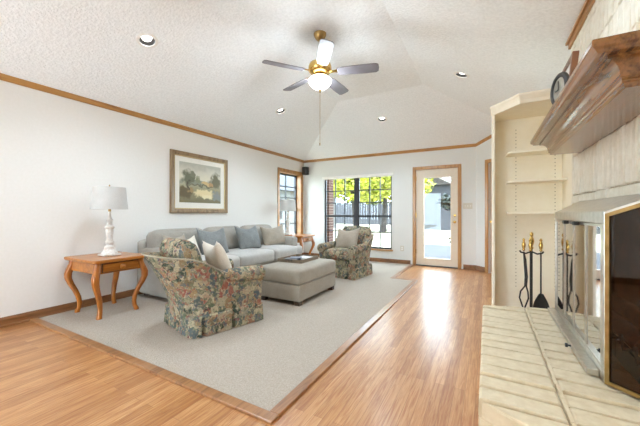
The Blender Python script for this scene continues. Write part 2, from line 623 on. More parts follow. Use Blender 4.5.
cutters = []
for x, y in CANS[:4]:
    c = MB().lathe([(0.072, -0.2), (0.072, 0.2)], 32).build('cutter', 'white')
    c.matrix_world = can_matrix(x, y)
    bo = ceiling.modifiers.new('cut', 'BOOLEAN')
    bo.operation = 'DIFFERENCE'
    bo.object = c
    bo.solver = 'EXACT'
    cutters.append(c)
bpy.context.view_layer.update()
dg = bpy.context.evaluated_depsgraph_get()
newme = bpy.data.meshes.new_from_object(ceiling.evaluated_get(dg))
ceiling.modifiers.clear()
ceiling.data = newme
for c in cutters:
    bpy.data.objects.remove(c, do_unlink=True)
struct(ceiling)

# left wall with the narrow window near the far corner
WL = (5.56, 6.50, 0.48, 2.08)
b = MB()
x0, x1 = XL - 0.18, XL
b.box((x0, YF, 0), (x1, WL[0], H0)).box((x0, WL[1], 0), (x1, YB + 0.15, H0)).box((x0, WL[0], 0), (x1, WL[1], WL[2])).box((x0, WL[0], WL[3]), (x1, WL[1], H0))
struct(b.build('wall_left', 'wall'))
# back wall with the wide window and the patio door
WB = (-3.56, -1.85, 0.30, 1.97)
DB = (-1.36, -0.48, 2.05)
XC = -0.185
b = MB()
y0, y1 = YB, YB + 0.15
b.box((XL, y0, 0), (WB[0], y1, H0)).box((WB[1], y0, 0), (DB[0], y1, H0)).box((DB[1], y0, 0), (XC + 0.06, y1, H0))
b.box((WB[0], y0, 0), (WB[1], y1, WB[2])).box((WB[0], y0, WB[3]), (WB[1], y1, H0)).box((DB[0], y0, DB[2]), (DB[1], y1, H0))
struct(b.build('wall_back', 'wall2'))
# angled wall across the far right corner, its top following the vault, and its doorway
L45 = (XR - XC) * math.sqrt(2)
A45 = T((XC, YB, 0)) @ rot('Z', -45)
D45 = (0.30, 1.10, 2.03)


def top45(s):
    p = A45 @ Vector((s, 0, 0))
    return ceil_z(p.x, p.y) + 0.01


def wall45(b, s0, s1, z0, z1=None):
    n = 8
    for i in range(n):
        a0, a1 = s0 + (s1 - s0) * i / n, s0 + (s1 - s0) * (i + 1) / n
        t0, t1 = (z1, z1) if z1 else (top45(a0), top45(a1))
        v = [(a0, 0, z0), (a1, 0, z0), (a1, 0.12, z0), (a0, 0.12, z0), (a0, 0, t0), (a1, 0, t1), (a1, 0.12, t1), (a0, 0.12, t0)]
        b.add(v, [(0, 3, 2, 1), (4, 5, 6, 7), (0, 1, 5, 4), (1, 2, 6, 5), (2, 3, 7, 6), (3, 0, 4, 7)], A45)


b = MB()
wall45(b, 0, D45[0], 0)
wall45(b, D45[1], L45, 0)
wall45(b, D45[0], D45[1], D45[2])
struct(b.build('wall_angled', 'wall2'))
# right wall behind the chimney and bookcase
struct(MB().box((XR, YF, 0), (XR + 0.15, YB - (XR - XC) + 0.05, H0 + 0.02)).build('wall_right', 'wall'))

b = MB()  # unseen wall behind the camera, added with an opening to limit light
b.box((XL, YF - 0.15, 0), (-3.7, YF, H0)).box((-2.0, YF - 0.15, 0), (XR, YF, H0)).box((-3.7, YF - 0.15, 2.1), (-2.0, YF, H0))
b.add([(XL, YF, H0), (XR, YF, H0), (FX1, YF, H1), (FX0, YF, H1), (XL, YF - 0.15, H0), (XR, YF - 0.15, H0), (FX1, YF - 0.15, H1), (FX0, YF - 0.15, H1)],
      [(0, 1, 2, 3), (7, 6, 5, 4), (0, 4, 5, 1), (1, 5, 6, 2), (2, 6, 7, 3), (3, 7, 4, 0)])
struct(b.build('wall_light_block', 'wall'))

# crown moulding: a small stepped oak profile
def crown(b, L, mat):
    prof = [(0, 0), (0.012, 0), (0.02, 0.012), (0.034, 0.04), (0.04, 0.062), (0.04, 0.07), (0, 0.07)]
    b.loft([[mat @ Vector((0 if e == 0 else L, p, q - 0.07)) for p, q in prof] for e in (0, 1)])
    return b


struct(crown(MB(), YB - YF, T((XL, YB, H0)) @ rot('Z', -90)).build('trim_1', 'oak'))
struct(crown(MB(), XC - XL, T((XC, YB, H0)) @ rot('Z', 180)).build('trim_2', 'oakx'))
# crown running up the vault on the angled wall
b = MB()
n = 10
for i in range(n):
    s0, s1 = L45 * i / n, L45 * (i + 1) / n
    t0, t1 = top45(s0) - 0.01, top45(s1) - 0.01
    v = [(s0, 0, t0 - 0.07), (s1, 0, t1 - 0.07), (s1, -0.035, t1 - 0.01), (s0, -0.035, t0 - 0.01), (s0, 0, t0), (s1, 0, t1), (s1, -0.035, t1), (s0, -0.035, t0)]
    b.add(v, [(0, 1, 2, 3), (4, 7, 6, 5), (3, 2, 6, 7), (0, 3, 7, 4), (1, 5, 6, 2), (0, 4, 5, 1)], A45)
struct(b.build('trim_3', 'oakx'))


def base_run(b, L, mat, h=0.095):
    prof = [(0, 0), (0.022, 0), (0.022, 0.018), (0.014, 0.024), (0.014, h - 0.02), (0.008, h - 0.004), (0, h)]
    b.loft([[mat @ Vector((0 if e == 0 else L, p, q)) for p, q in prof] for e in (0, 1)])
    return b


struct(base_run(MB(), YB - YF, T((XL, YB, 0)) @ rot('Z', -90)).build('baseboard_left', 'baseb'))
b = MB()
base_run(b, -1.44 - XL, T((-1.44, YB, 0)) @ rot('Z', 180))
base_run(b, XC + 0.41, T((XC, YB, 0)) @ rot('Z', 180))
struct(b.build('baseboard_back', 'baseb'))
b = MB()
base_run(b, 0.22, A45 @ T((0.22, 0, 0)) @ rot('Z', 180))
struct(b.build('baseboard_angled', 'baseb'))

# carpet inset in the oak floor, with its border strip
CZ = 0.012
carpet = MB().prism([(XL, 1.33), (-1.06, 1.33), (-1.06, 5.05), (-1.44, 5.05), (-1.44, YB), (XL, YB)], -0.02, CZ).build('carpet', 'carpet')
tag(carpet, 'pale grey loop carpet inset in the oak floor under the seating', 'carpet')
b = MB()
wd = 0.068
b.box((XL, 1.33 - wd, -0.01), (-1.06 + wd, 1.33, 0.018)).box((-1.06, 1.33, -0.01), (-1.06 + wd, 5.05 + wd, 0.018))
b.box((-1.44, 5.05, -0.01), (-1.06, 5.05 + wd, 0.018)).box((-1.44, 5.05 + wd, -0.01), (-1.44 + wd, YB - 0.02, 0.018))
struct(b.build('trim_4', 'border', bevel=0.006))


# ------------------------------------------------------------------ windows
def sash_unit(b, g, w, h, cols, mat, rail=0.44, fr=0.035, mun=0.022):
    """one double-hung unit in the XZ plane, origin at lower left; frame in b, panes in g; two rows below the meeting rail, three above"""
    d = 0.025
    zr = h * rail
    b.box((0, -d, 0), (fr, d, h), mat).box((w - fr, -d, 0), (w, d, h), mat)
    b.box((fr, -d, 0), (w - fr, d, fr), mat).box((fr, -d, h - fr), (w - fr, d, h), mat)
    b.box((fr, -d, zr - 0.025), (w - fr, d, zr + 0.025), mat)
    for i in range(1, cols):
        x = fr + (w - 2 * fr) * i / cols
        b.box((x - mun / 2, -0.014, fr), (x + mun / 2, 0.014, zr - 0.025), mat).box((x - mun / 2, -0.014, zr + 0.025), (x + mun / 2, 0.014, h - fr), mat)
    for z0, z1, rows in ((fr, zr - 0.025, 2), (zr + 0.025, h - fr, 3)):
        for j in range(1, rows):
            z = z0 + (z1 - z0) * j / rows
            b.box((fr, -0.013, z - mun / 2), (w - fr, 0.013, z + mun / 2), mat)
    g.box((fr, -0.003, fr), (w - fr, 0.003, h - fr), mat)


def empty_struct(name, loc=(0, 0, 0)):
    e = bpy.data.objects.new(name, None)
    COL.objects.link(e)
    e.location = loc
    e['kind'] = 'structure'
    return e


wroot = empty_struct('window_1')
mid = (WB[0] + WB[1]) / 2
for xa, xb in ((WB[0], mid - 0.03), (mid + 0.03, WB[1])):
    fb, gb = MB(), MB()
    sash_unit(fb, gb, xb - xa, WB[3] - WB[2], 3, T((xa, YB + 0.07, WB[2])))
    s = fb.build('window_sash', 'bronze', wroot)
    gb.build('window_pane', 'glass', s)
MB().box((mid - 0.03, YB + 0.03, WB[2]), (mid + 0.03, YB + 0.11, WB[3])).build('window_mullion', 'bronze', wroot)
MB().box((WB[0] + 0.4, YB - 0.03, WB[2] - 0.035), (WB[1] + 0.03, YB + 0.05, WB[2])).box((WB[0] - 0.03, YB - 0.03, WB[2] - 0.035), (WB[0] + 0.4, YB + 0.05, WB[2])).build('window_sill', 'oakx', wroot, bevel=0.005)

wroot = empty_struct('window_2')
fb, gb = MB(), MB()
sash_unit(fb, gb, WL[1] - WL[0] - 0.05, WL[3] - WL[2] - 0.05, 2, T((XL - 0.155, WL[0] + 0.025, WL[2] + 0.025)) @ rot('Z', 90))
s = fb.build('window_sash', 'bronze', wroot)
gb.build('window_pane', 'glass', s)
b = MB()
for (ya, yb, za, zb) in ((WL[0], WL[0] + 0.025, WL[2], WL[3]), (WL[1] - 0.025, WL[1], WL[2], WL[3]), (WL[0], WL[1], WL[2], WL[2] + 0.025), (WL[0], WL[1], WL[3] - 0.025, WL[3])):
    b.box((XL - 0.18, ya, za), (XL + 0.005, yb, zb))
b.build('window_jamb', 'oakz', wroot)
b = MB()
cs = 0.06
b.box((XL, WL[0] - cs, WL[2] - cs), (XL + 0.018, WL[0], WL[3] + cs)).box((XL, WL[1], WL[2] - cs), (XL + 0.018, WL[1] + cs, WL[3] + cs))
b.box((XL, WL[0], WL[3]), (XL + 0.018, WL[1], WL[3] + cs)).box((XL, WL[0], WL[2] - cs), (XL + 0.018, WL[1], WL[2]))
b.build('window_casing', 'oakz', wroot, bevel=0.004)

# roller shade rolled up over the wide window
rs = thing('roller_shade', 'white rolled-up roller shade along the top of the wide grid window', 'window shade', (mid, YB - 0.03, WB[3]))
MB().box((-0.89, -0.02, -0.035), (0.89, 0.028, 0.025)).build('headrail', 'white', rs, bevel=0.01)
MB().tube([(-0.84, 0.05, -0.022), (0.84, 0.05, -0.022)], 0.02, 16).build('shade_roll', 'white', rs, smooth=True)

# ------------------------------------------------------------------ patio door
dr = empty_struct('door_1', (DB[0], YB, 0))
Wd = DB[1] - DB[0]
b = MB()
cs = 0.065
b.box((-cs + 0.03, -0.02, 0), (0.03, 0.0, DB[2] + cs - 0.03)).box((Wd - 0.03, -0.02, 0), (Wd + cs - 0.03, 0.0, DB[2] + cs - 0.03)).box((0.03, -0.02, DB[2] - 0.03), (Wd - 0.03, 0.0, DB[2] + cs - 0.03))
b.build('door_casing', 'oakz', dr, bevel=0.005)
b = MB()
b.box((0, 0, 0), (0.03, 0.14, DB[2])).box((Wd - 0.03, 0, 0), (Wd, 0.14, DB[2])).box((0.03, 0, DB[2] - 0.03), (Wd - 0.03, 0.14, DB[2]))
b.build('door_jamb', 'oakz', dr)
gl = (0.195, Wd - 0.165, 0.17, 1.84)
b = MB()
b.box((0.032, 0.02, 0.02), (gl[0], 0.062, DB[2] - 0.034)).box((gl[1], 0.02, 0.02), (Wd - 0.032, 0.062, DB[2] - 0.034))
b.box((gl[0], 0.02, 0.02), (gl[1], 0.062, gl[2])).box((gl[0], 0.02, gl[3]), (gl[1], 0.062, DB[2] - 0.034))
slab = b.build('door_slab', 'doorp', dr)
b = MB()
m_ = 0.03
b.box((gl[0] - m_, 0.008, gl[2] - m_), (gl[0], 0.02, gl[3] + m_)).box((gl[1], 0.008, gl[2] - m_), (gl[1] + m_, 0.02, gl[3] + m_))
b.box((gl[0], 0.008, gl[2] - m_), (gl[1], 0.02, gl[2])).box((gl[0], 0.008, gl[3]), (gl[1], 0.02, gl[3] + m_))
b.build('door_glass_frame', 'doorp', slab, bevel=0.006)
MB().box((gl[0], 0.038, gl[2]), (gl[1], 0.044, gl[3])).build('door_glass', 'glass', slab)
MB().box((0, -0.01, 0), (Wd, 0.14, 0.02)).build('door_threshold', 'bronze', dr)
for z, nm in ((0.93, 'door_knob'), (1.06, 'door_deadbolt')):
    mt = T((Wd - 0.085, 0.02, z)) @ rot('X', 90)
    pr = [(0.028, 0), (0.028, 0.008), (0.011, 0.01), (0.011, 0.03), (0.026, 0.042), (0.028, 0.056), (0.018, 0.066)] if nm == 'door_knob' else [(0.028, 0), (0.028, 0.012), (0.018, 0.016), (0.018, 0.022)]
    MB().lathe(pr, 20, mt).build(nm, 'brass', dr, smooth=True)
b = MB()
for z in (0.25, 1.02, 1.8):
    b.box((0.024, 0.005, z), (0.04, 0.02, z + 0.09))
b.build('door_hinge', 'brass', dr)

# oak door in the angled wall
dr2 = empty_struct('door_2')
dr2.matrix_world = A45
a0, a1, hz = D45
b = MB()
cs = 0.07
b.box((a0 - cs, -0.02, 0), (a0, 0, hz + cs)).box((a1, -0.02, 0), (a1 + cs, 0, hz + cs)).box((a0, -0.02, hz), (a1, 0, hz + cs))
b.build('door_casing', 'oakz', dr2, bevel=0.005)
b = MB()
b.box((a0, 0.05, 0.01), (a1, 0.09, hz))
for (xa, xb, za, zb) in ((0.1, 0.36, 0.2, 0.9), (0.46, 0.72, 0.2, 0.9), (0.1, 0.36, 1.05, 1.85), (0.46, 0.72, 1.05, 1.85)):
    b.box((a0 + xa, 0.042, za), (a0 + xb, 0.05, zb))
b.build('door_slab', 'oakz', dr2, bevel=0.004)
MB().lathe([(0.028, 0), (0.011, 0.01), (0.011, 0.03), (0.027, 0.045), (0.02, 0.06)], 16, T((a0 + 0.06, 0.05, 0.95)) @ rot('X', 90)).build('door_knob', 'brass', dr2, smooth=True)

# ================================================================== CHIMNEY, HEARTH, MANTEL
CX, CY0, CY1 = 0.60, 1.05, 3.13
OY0, OY1, OZ = 1.58, 2.88, 1.18        # fire opening behind the glass enclosure
HZ = 0.36
chim = empty_struct('wall_chimney')
b = MB()
ct = 2.52
b.box((CX + 0.012, CY0 + 0.012, 0), (XR, OY0, ct)).box((CX + 0.012, OY1, 0), (XR, CY1 - 0.012, ct)).box((CX + 0.012, OY0, OZ), (XR, OY1, ct))
b.build('chimney_core', 'mortar', chim)


def brick(b, c, size, ax, jit=0.003):
    """painted brick: a slab with chamfered face; ax = outward axis ('-X', '+Z', '-Y', '+Y')"""
    j = lambda: random.uniform(-jit, jit)
    u, v, d = size
    u0, v0 = u / 2 + j(), v / 2 + j()
    dd = d + j()
    ch = 0.006
    ring = [[(-u0, -v0, 0), (u0, -v0, 0), (u0, v0, 0), (-u0, v0, 0)],
            [(-u0, -v0, dd - ch), (u0, -v0, dd - ch), (u0, v0, dd - ch), (-u0, v0, dd - ch)],
            [(-u0 + ch + j(), -v0 + ch + j(), dd + j()), (u0 - ch + j(), -v0 + ch + j(), dd + j()), (u0 - ch + j(), v0 - ch + j(), dd + j()), (-u0 + ch + j(), v0 - ch + j(), dd + j())]]
    q = {'+Z': Matrix.Identity(4), '-X': Matrix(((0, 0, -1, 0), (1, 0, 0, 0), (0, 1, 0, 0), (0, 0, 0, 1))),
         '-Y': Matrix(((1, 0, 0, 0), (0, 0, -1, 0), (0, 1, 0, 0), (0, 0, 0, 1))), '+Y': Matrix(((-1, 0, 0, 0), (0, 0, 1, 0), (0, 1, 0, 0), (0, 0, 0, 1)))}[ax]
    mt = T(c) @ q
    b.loft([[mt @ Vector(p) for p in r] for r in ring])


# soldier-course brickwork of the chimney face
b = MB()
bw = 0.0775
ny = round((CY1 - CY0) / bw)
bw = (CY1 - CY0) / ny
z = 0.0
rows = []
while z < ct - 0.02:
    h = min(0.205, ct - z)
    rows.append((z, h))
    z += h
# courses line up with the lintel above the opening: a flat course, then tall soldiers
rows = [(OZ + 0.0, 0.07), (OZ + 0.07, 0.30), (OZ + 0.37, 0.21), (OZ + 0.58, 0.21), (OZ + 0.79, 0.21), (OZ + 1.0, 0.21), (OZ + 1.21, 0.125)] + [(OZ - 0.21 * (k + 1), 0.21) for k in range(5)] + [(0, OZ - 1.05)]
for z0, h in rows:
    if abs(h - 0.07) < 1e-6:
        n = round((CY1 - CY0) / 0.21)
        ww = (CY1 - CY0) / n
        for i in range(n):
            yc = CY0 + (i + 0.5) * ww
            brick(b, (CX + 0.014, yc, z0 + h / 2), (ww - 0.009, h - 0.009, 0.016), '-X')
        continue
    for i in range(ny):
        yc = CY0 + (i + 0.5) * bw
        if z0 + h / 2 < OZ and OY0 < yc < OY1:
            continue
        brick(b, (CX + 0.014, yc, z0 + h / 2), (bw - 0.010, h - 0.005, 0.016), '-X')
b.build('chimney_bricks', 'brick', chim)
b = MB()
for k in range(int(ct / 0.075)):
    brick(b, ((CX + XR) / 2 + 0.006, CY1 - 0.014, 0.0375 + k * 0.075), (0.19, 0.066, 0.016), '+Y')
    brick(b, ((CX + XR) / 2 + 0.006, CY0 + 0.014, 0.0375 + k * 0.075), (0.19, 0.066, 0.016), '-Y')
b.build('chimney_side_bricks', 'brick', chim)
b = MB()
b.box((CX - 0.018, CY0, 2.435), (CX, CY1 + 0.012, 2.515)).box((CX - 0.034, CY0, 2.475), (CX - 0.018, CY1 + 0.024, 2.5))
struct(b.build('trim_5', 'oak', bevel=0.004))

# firebox liner
b = MB()
b.box((CX + 0.19, OY0, HZ - 0.02), (XR - 0.005, OY1, OZ))
b.box((CX + 0.02, OY0, HZ - 0.02), (CX + 0.19, OY0 + 0.01, OZ)).box((CX + 0.02, OY1 - 0.01, HZ - 0.02), (CX + 0.19, OY1, OZ))
b.build('firebox_liner', 'soot', chim)

# hearth
hp = [(-0.03, 1.35), (0.12, 1.262), (0.583, 0.99), (0.583, 2.975), (0.46, 2.93), (-0.03, 2.76)]
hearth = thing('brick_hearth', 'raised white painted brick hearth in front of the glass fireplace doors', 'hearth', (0.3, 2.0, 0))
hl = lambda x, y, z=0: (x - 0.3, y - 2.0, z)
ins = [(-0.018, 1.357), (0.12, 1.276), (0.583, 1.01), (0.583, 2.95), (0.46, 2.915), (-0.018, 2.745)]
MB().prism([(x - 0.3, y - 2.0) for x, y in ins], 0, HZ - 0.013).build('hearth_core', 'mortar', hearth)


def clip_poly(poly, a, bb):
    """keep the side of line a->bb on its left"""
    out = []
    for i in range(len(poly)):
        p, q = poly[i], poly[(i + 1) % len(poly)]
        sp = (bb[0] - a[0]) * (p[1] - a[1]) - (bb[1] - a[1]) * (p[0] - a[0])
        sq = (bb[0] - a[0]) * (q[1] - a[1]) - (bb[1] - a[1]) * (q[0] - a[0])
        if sp >= 0:
            out.append(p)
        if sp * sq < 0:
            t = sp / (sp - sq)
            out.append((p[0] + (q[0] - p[0]) * t, p[1] + (q[1] - p[1]) * t))
    return out


hccw = hp if sum(hp[i][0] * hp[(i + 1) % 6][1] - hp[(i + 1) % 6][0] * hp[i][1] for i in range(6)) > 0 else hp[::-1]


def flat_brick(b, poly, z0, z1):
    n = len(poly)
    if n < 3:
        return
    cx, cy = sum(p[0] for p in poly) / n, sum(p[1] for p in poly) / n
    zz = z1 + random.uniform(-0.003, 0.003)
    sx, sy = random.uniform(-0.012, 0.012), random.uniform(-0.07, 0.02)

    def ring(k, z):
        r = []
        for x, y in poly:
            L = math.hypot(x - cx, y - cy) or 1
            r.append(hl(x - (x - cx) / L * k, y - (y - cy) / L * k, z + (sx * (x - cx) + sy * (y - cy)) * (1 if k else 0)))
        return r
    b.loft([ring(0, z0), ring(0.002, zz - 0.009), ring(0.006, zz - 0.003), ring(0.013, zz)])


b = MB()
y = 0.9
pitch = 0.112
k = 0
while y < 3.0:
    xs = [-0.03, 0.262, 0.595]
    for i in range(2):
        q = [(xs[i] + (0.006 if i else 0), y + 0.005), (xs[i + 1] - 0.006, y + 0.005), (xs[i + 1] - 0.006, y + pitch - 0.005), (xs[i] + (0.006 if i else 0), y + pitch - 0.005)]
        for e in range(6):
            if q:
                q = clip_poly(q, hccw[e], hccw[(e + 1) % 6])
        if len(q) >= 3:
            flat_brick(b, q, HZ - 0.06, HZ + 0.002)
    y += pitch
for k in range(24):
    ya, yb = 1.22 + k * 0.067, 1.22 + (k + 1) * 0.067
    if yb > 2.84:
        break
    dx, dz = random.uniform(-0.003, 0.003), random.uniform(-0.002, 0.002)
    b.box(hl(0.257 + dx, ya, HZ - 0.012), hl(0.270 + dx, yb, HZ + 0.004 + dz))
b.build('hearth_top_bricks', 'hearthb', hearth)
b = MB()


def face_bricks(b, p0, p1):
    d = Vector((p1[0] - p0[0], p1[1] - p0[1], 0))
    L = d.length
    d.normalize()
    nrm = Vector((d.y, -d.x, 0))
    n = max(1, round(L / 0.112))
    ww = L / n
    mt = Matrix(((d.x, 0, nrm.x, 0), (d.y, 0, nrm.y, 0), (0, 1, 0, 0), (0, 0, 0, 1)))
    for zi, (zc, hh) in enumerate(((0.055, 0.1), (0.16, 0.1), (0.255, 0.085))):
        for i in range(n):
            c = Vector((p0[0], p0[1], 0)) + d * (ww * (i + 0.5))
            u, v = ww / 2 - 0.005, hh / 2
            jj = random.uniform(-0.002, 0.002)
            rr = [[(-u, -v, -0.012), (u, -v, -0.012), (u, v, -0.012), (-u, v, -0.012)], [(-u, -v, -0.004), (u, -v, -0.004), (u, v, -0.004), (-u, v, -0.004)],
                  [(-u + 0.005, -v + 0.005, jj), (u - 0.005, -v + 0.005, jj), (u - 0.005, v - 0.005, jj), (-u + 0.005, v - 0.005, jj)]]
            mm = T(hl(c.x, c.y, zc)) @ mt
            b.loft([[mm @ Vector(p) for p in r] for r in rr])


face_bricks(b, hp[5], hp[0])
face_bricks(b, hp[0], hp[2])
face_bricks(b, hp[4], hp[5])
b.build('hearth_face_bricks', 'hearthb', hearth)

# mantel: mitred oak moulding, layer on layer
MY0, MY1 = 1.617, 2.67
mant = thing('fireplace_mantel', 'stained oak mantel shelf with deep cove moulding on the white brick chimney', 'mantel', (CX, 2.13, 1.546))


def mlayers(prof):
    rings = []
    for off, z in prof:
        ya, yb = MY0 - off - 2.13, MY1 + off - 2.13
        rings.append([(0.0, ya, z - 1.546), (0.0, yb, z - 1.546), (-off, yb, z - 1.546), (-off, ya, z - 1.546)])
    return rings


cove = [(0.172, 1.546), (0.180, 1.549), (0.182, 1.556), (0.182, 1.562), (0.187, 1.564), (0.190, 1.569), (0.187, 1.574), (0.190, 1.576), (0.190, 1.580)]
for i in range(11):
    t = i / 10
    cove.append((0.193 + 0.040 * (1 - math.cos(t * PI / 2)), 1.582 + 0.052 * math.sin(t * PI / 2)))
cove += [(0.238, 1.635), (0.238, 1.645)]
MB().loft(mlayers(cove)).build('mantel_moulding', 'mantel', mant)
MB().loft(mlayers([(0.270, 1.645), (0.275, 1.648), (0.280, 1.656), (0.290, 1.662), (0.292, 1.668), (0.292, 1.683), (0.288, 1.688)])).build('mantel_shelf', 'mantel', mant)

# glass fire enclosure
FX, FY0, FY1 = 0.445, 1.72, 2.78
fe = thing('fireplace_screen', 'steel and brass fireplace enclosure with mirrored folding doors on the brick hearth', 'fireplace screen', (0.5, 2.25, HZ + 0.008))
fl = lambda x, y, z: (x - 0.5, y - 2.25, z - HZ)
ZT = 1.10
hood = [[fl(FX, FY0, ZT), fl(CX, OY0, 1.18), fl(CX, OY1, 1.18), fl(FX, FY1, ZT)], [fl(FX, FY0, ZT - 0.012), fl(CX, OY0, 1.168), fl(CX, OY1, 1.168), fl(FX, FY1, ZT - 0.012)]]
MB().loft(hood).build('hood', 'silver', fe)
b = MB()
lo = lambda x0, x1, ya, yb, za, zb: b.box(fl(x0, ya, za), fl(x1, yb, zb))
lo(FX - 0.006, FX + 0.02, FY0, FY1, ZT - 0.055, ZT - 0.002)
lo(FX - 0.006, FX + 0.02, FY0, FY1, HZ + 0.004, HZ + 0.05)
lo(FX - 0.006, FX + 0.02, FY1 - 0.03, FY1, HZ + 0.05, ZT - 0.055)
lo(FX - 0.006, FX + 0.02, FY0, FY0 + 0.04, HZ + 0.05, ZT - 0.055)
b.build('front_frame', 'silver', fe, bevel=0.003)
b = MB()
lo = lambda x0, x1, ya, yb, za, zb: b.box(fl(x0, ya, za), fl(x1, yb, zb))
lo(FX - 0.05, FX - 0.006, FY0 + 0.06, FY1, HZ + 0.003, HZ + 0.03)
b.build('threshold_rail', 'silver', fe, bevel=0.003)
pw = (FY1 - 0.03 - FY0 - 0.04) / 4
for i in range(4):
    ya = FY0 + 0.04 + i * pw
    yb = ya + pw
    fr = 0.013
    b = MB()
    lo(FX - 0.004, FX + 0.008, ya + 0.001, ya + fr, HZ + 0.052, ZT - 0.057)
    lo(FX - 0.004, FX + 0.008, yb - fr, yb - 0.001, HZ + 0.052, ZT - 0.057)
    lo(FX - 0.004, FX + 0.008, ya + fr, yb - fr, HZ + 0.052, HZ + 0.066)
    lo(FX - 0.004, FX + 0.008, ya + fr, yb - fr, ZT - 0.07, ZT - 0.057)
    d = b.build('glass_door', 'silver', fe)
    b = MB()
    lo(FX, FX + 0.004, ya + fr, yb - fr, HZ + 0.066, ZT - 0.07)
    b.build('door_pane', 'fireglass', d)
    if i in (1, 2):
        b = MB()
        hy = (ya + 0.05) if i == 2 else (yb - 0.05)
        hy = (ya + yb) / 2
        b.box(fl(FX - 0.03, hy - 0.022, ZT - 0.075), fl(FX - 0.004, hy + 0.022, ZT - 0.055))
        b.build('door_handle', 'iron', d, bevel=0.004)
MB().lathe([(0.005, 0), (0.005, 0.012), (0.011, 0.014), (0.011, 0.024)], 12, T(fl(FX - 0.05, 2.07, HZ + 0.018)) @ rot('Y', -90)).build('damper_knob', 'iron', fe, smooth=True)
# slanted near side: brass frame and smoked pane
for (p0, p1, nm) in (((FX, FY0), (CX, OY0), 'near'), ((CX, OY1), (FX, FY1), 'far')):
    d = Vector((p1[0] - p0[0], p1[1] - p0[1], 0))
    L = d.length
    d.normalize()
    nr = Vector((d.y, -d.x, 0))
    mt = T(fl(p0[0], p0[1], HZ)) @ Matrix(((d.x, nr.x, 0, 0), (d.y, nr.y, 0, 0), (0, 0, 1, 0), (0, 0, 0, 1)))
    z0a, z1a = (ZT - HZ - 0.012, 1.168 - HZ) if nm == 'near' else (1.168 - HZ, ZT - HZ - 0.012)

    def quad(b, pts, t0, t1):
        b.loft([[mt @ Vector((x, t0, z)) for x, z in pts], [mt @ Vector((x, t1, z)) for x, z in pts]])
    zz = lambda x: z0a + (z1a - z0a) * x / L
    fr = 0.016
    b = MB()
    quad(b, [(0, 0.003), (fr, 0.003), (fr, zz(fr)), (0, zz(0))], -0.008, 0.008)
    quad(b, [(L - fr, 0.003), (L, 0.003), (L, zz(L)), (L - fr, zz(L - fr))], -0.008, 0.008)
    quad(b, [(fr, 0.003), (L - fr, 0.003), (L - fr, 0.003 + fr), (fr, 0.003 + fr)], -0.008, 0.008)
    quad(b, [(fr, zz(fr) - fr), (L - fr, zz(L - fr) - fr), (L - fr, zz(L - fr)), (fr, zz(fr))], -0.008, 0.008)
    sp = b.build('side_frame', 'abrass', fe)
    b = MB()
    quad(b, [(fr, 0.003 + fr), (L - fr, 0.003 + fr), (L - fr, zz(L - fr) - fr), (fr, zz(fr) - fr)], -0.002, 0.002)
    b.build('side_pane', 'darkglass', sp)

# grate with logs behind the glass
gr = thing('fire_grate', 'black iron log grate behind the smoked fireplace glass', 'grate', (0.66, 2.2, HZ))
b = MB()
for i in range(6):
    yy = -0.4 + i * 0.16
    b.tube([(-0.1, yy, 0.16), (-0.09, yy, 0.09), (0.08, yy, 0.09), (0.1, yy, 0.16)], 0.009, 8)
b.tube([(-0.06, -0.44, 0.08), (-0.06, 0.44, 0.08)], 0.009, 8).tube([(0.06, -0.44, 0.08), (0.06, 0.44, 0.08)], 0.009, 8)
b.build('bars', 'iron', gr, smooth=True)
for sx in (-0.06, 0.06):
    for sy in (-0.4, 0.4):
        MB().tube([(sx, sy, 0.0), (sx, sy, 0.08)], 0.01, 8).build('leg', 'iron', gr, smooth=True)
for i, (dx, zc, rr) in enumerate(((-0.047, 0.145, 0.045), (0.047, 0.148, 0.042), (0.0, 0.222, 0.04))):
    pts = [(0.66 + dx, 2.2 - 0.36 + 0.72 * k / 6, HZ + zc) for k in range(7)]
    l = MB().tube(pts, [rr * random.uniform(0.92, 1.06) for _ in pts], 12).build('firewood_log', 'log', smooth=True)
    tag(l, ['brown log lying at the front of the fireplace grate', 'brown log lying at the back of the fireplace grate', 'brown log resting on top of the other two in the grate'][i], 'log', 'logs in the grate')

# ================================================================== CORNER BOOKCASE
BYb, BYf = 3.75, 3.24
bc = thing('corner_bookcase', 'tall cream built-in corner bookcase with peg holes beside the chimney', 'bookcase', (0.33, 3.5, 0))
bl = lambda x, y: (x - 0.33, y - 3.5)
MB().box((0.045 - 0.33, BYb - 3.5, 0), (0.68 - 0.33, BYb + 0.02 - 3.5, 2.13)).build('back_panel', 'cream', bc)
MB().box((0.045 - 0.33, 3.50 - 3.5, 0), (0.07 - 0.33, BYb - 3.5, 2.13)).build('side_panel', 'cream', bc, bevel=0.003)
MB().box((0.65 - 0.33, 3.30 - 3.5, 0), (0.68 - 0.33, BYb - 3.5, 2.13)).build('side_panel', 'cream', bc, bevel=0.003)
plan = lambda e: [bl(0.055 - e * 0.6, BYb), bl(0.055 - e, 3.5 - e * 0.4), bl(0.262 - e * 0.4, BYf - e), bl(0.74, BYf - e), bl(0.74, BYb)]
b = MB()
b.loft([[(x, y, z) for x, y in plan(e)] for e, z in ((0.0, 2.085), (0.003, 2.088), (0.003, 2.12), (0.006, 2.124), (0.014, 2.142), (0.02, 2.152), (0.026, 2.155), (0.026, 2.172))])
b.build('crown_top', 'cream', bc)
for z in (1.10, 1.41, 1.695):
    poly = [(0.175, BYb - 0.002), (0.185, 3.56), (0.215, 3.52), (0.645, 3.50), (0.645, BYb - 0.002)]
    MB().prism([bl(*p) for p in poly], z, z + 0.022).build('shelf', 'cream', bc, bevel=0.004)
b = MB()
for xx in (0.266, 0.593):
    for i in range(46):
        zz_ = 0.35 + i * 0.036
        if zz_ > 2.05:
            break
        b.lathe([(0.0045, 0), (0.0045, 0.002)], 6, T((xx - 0.33, BYb - 3.5 - 0.0005, zz_)) @ rot('X', 90))
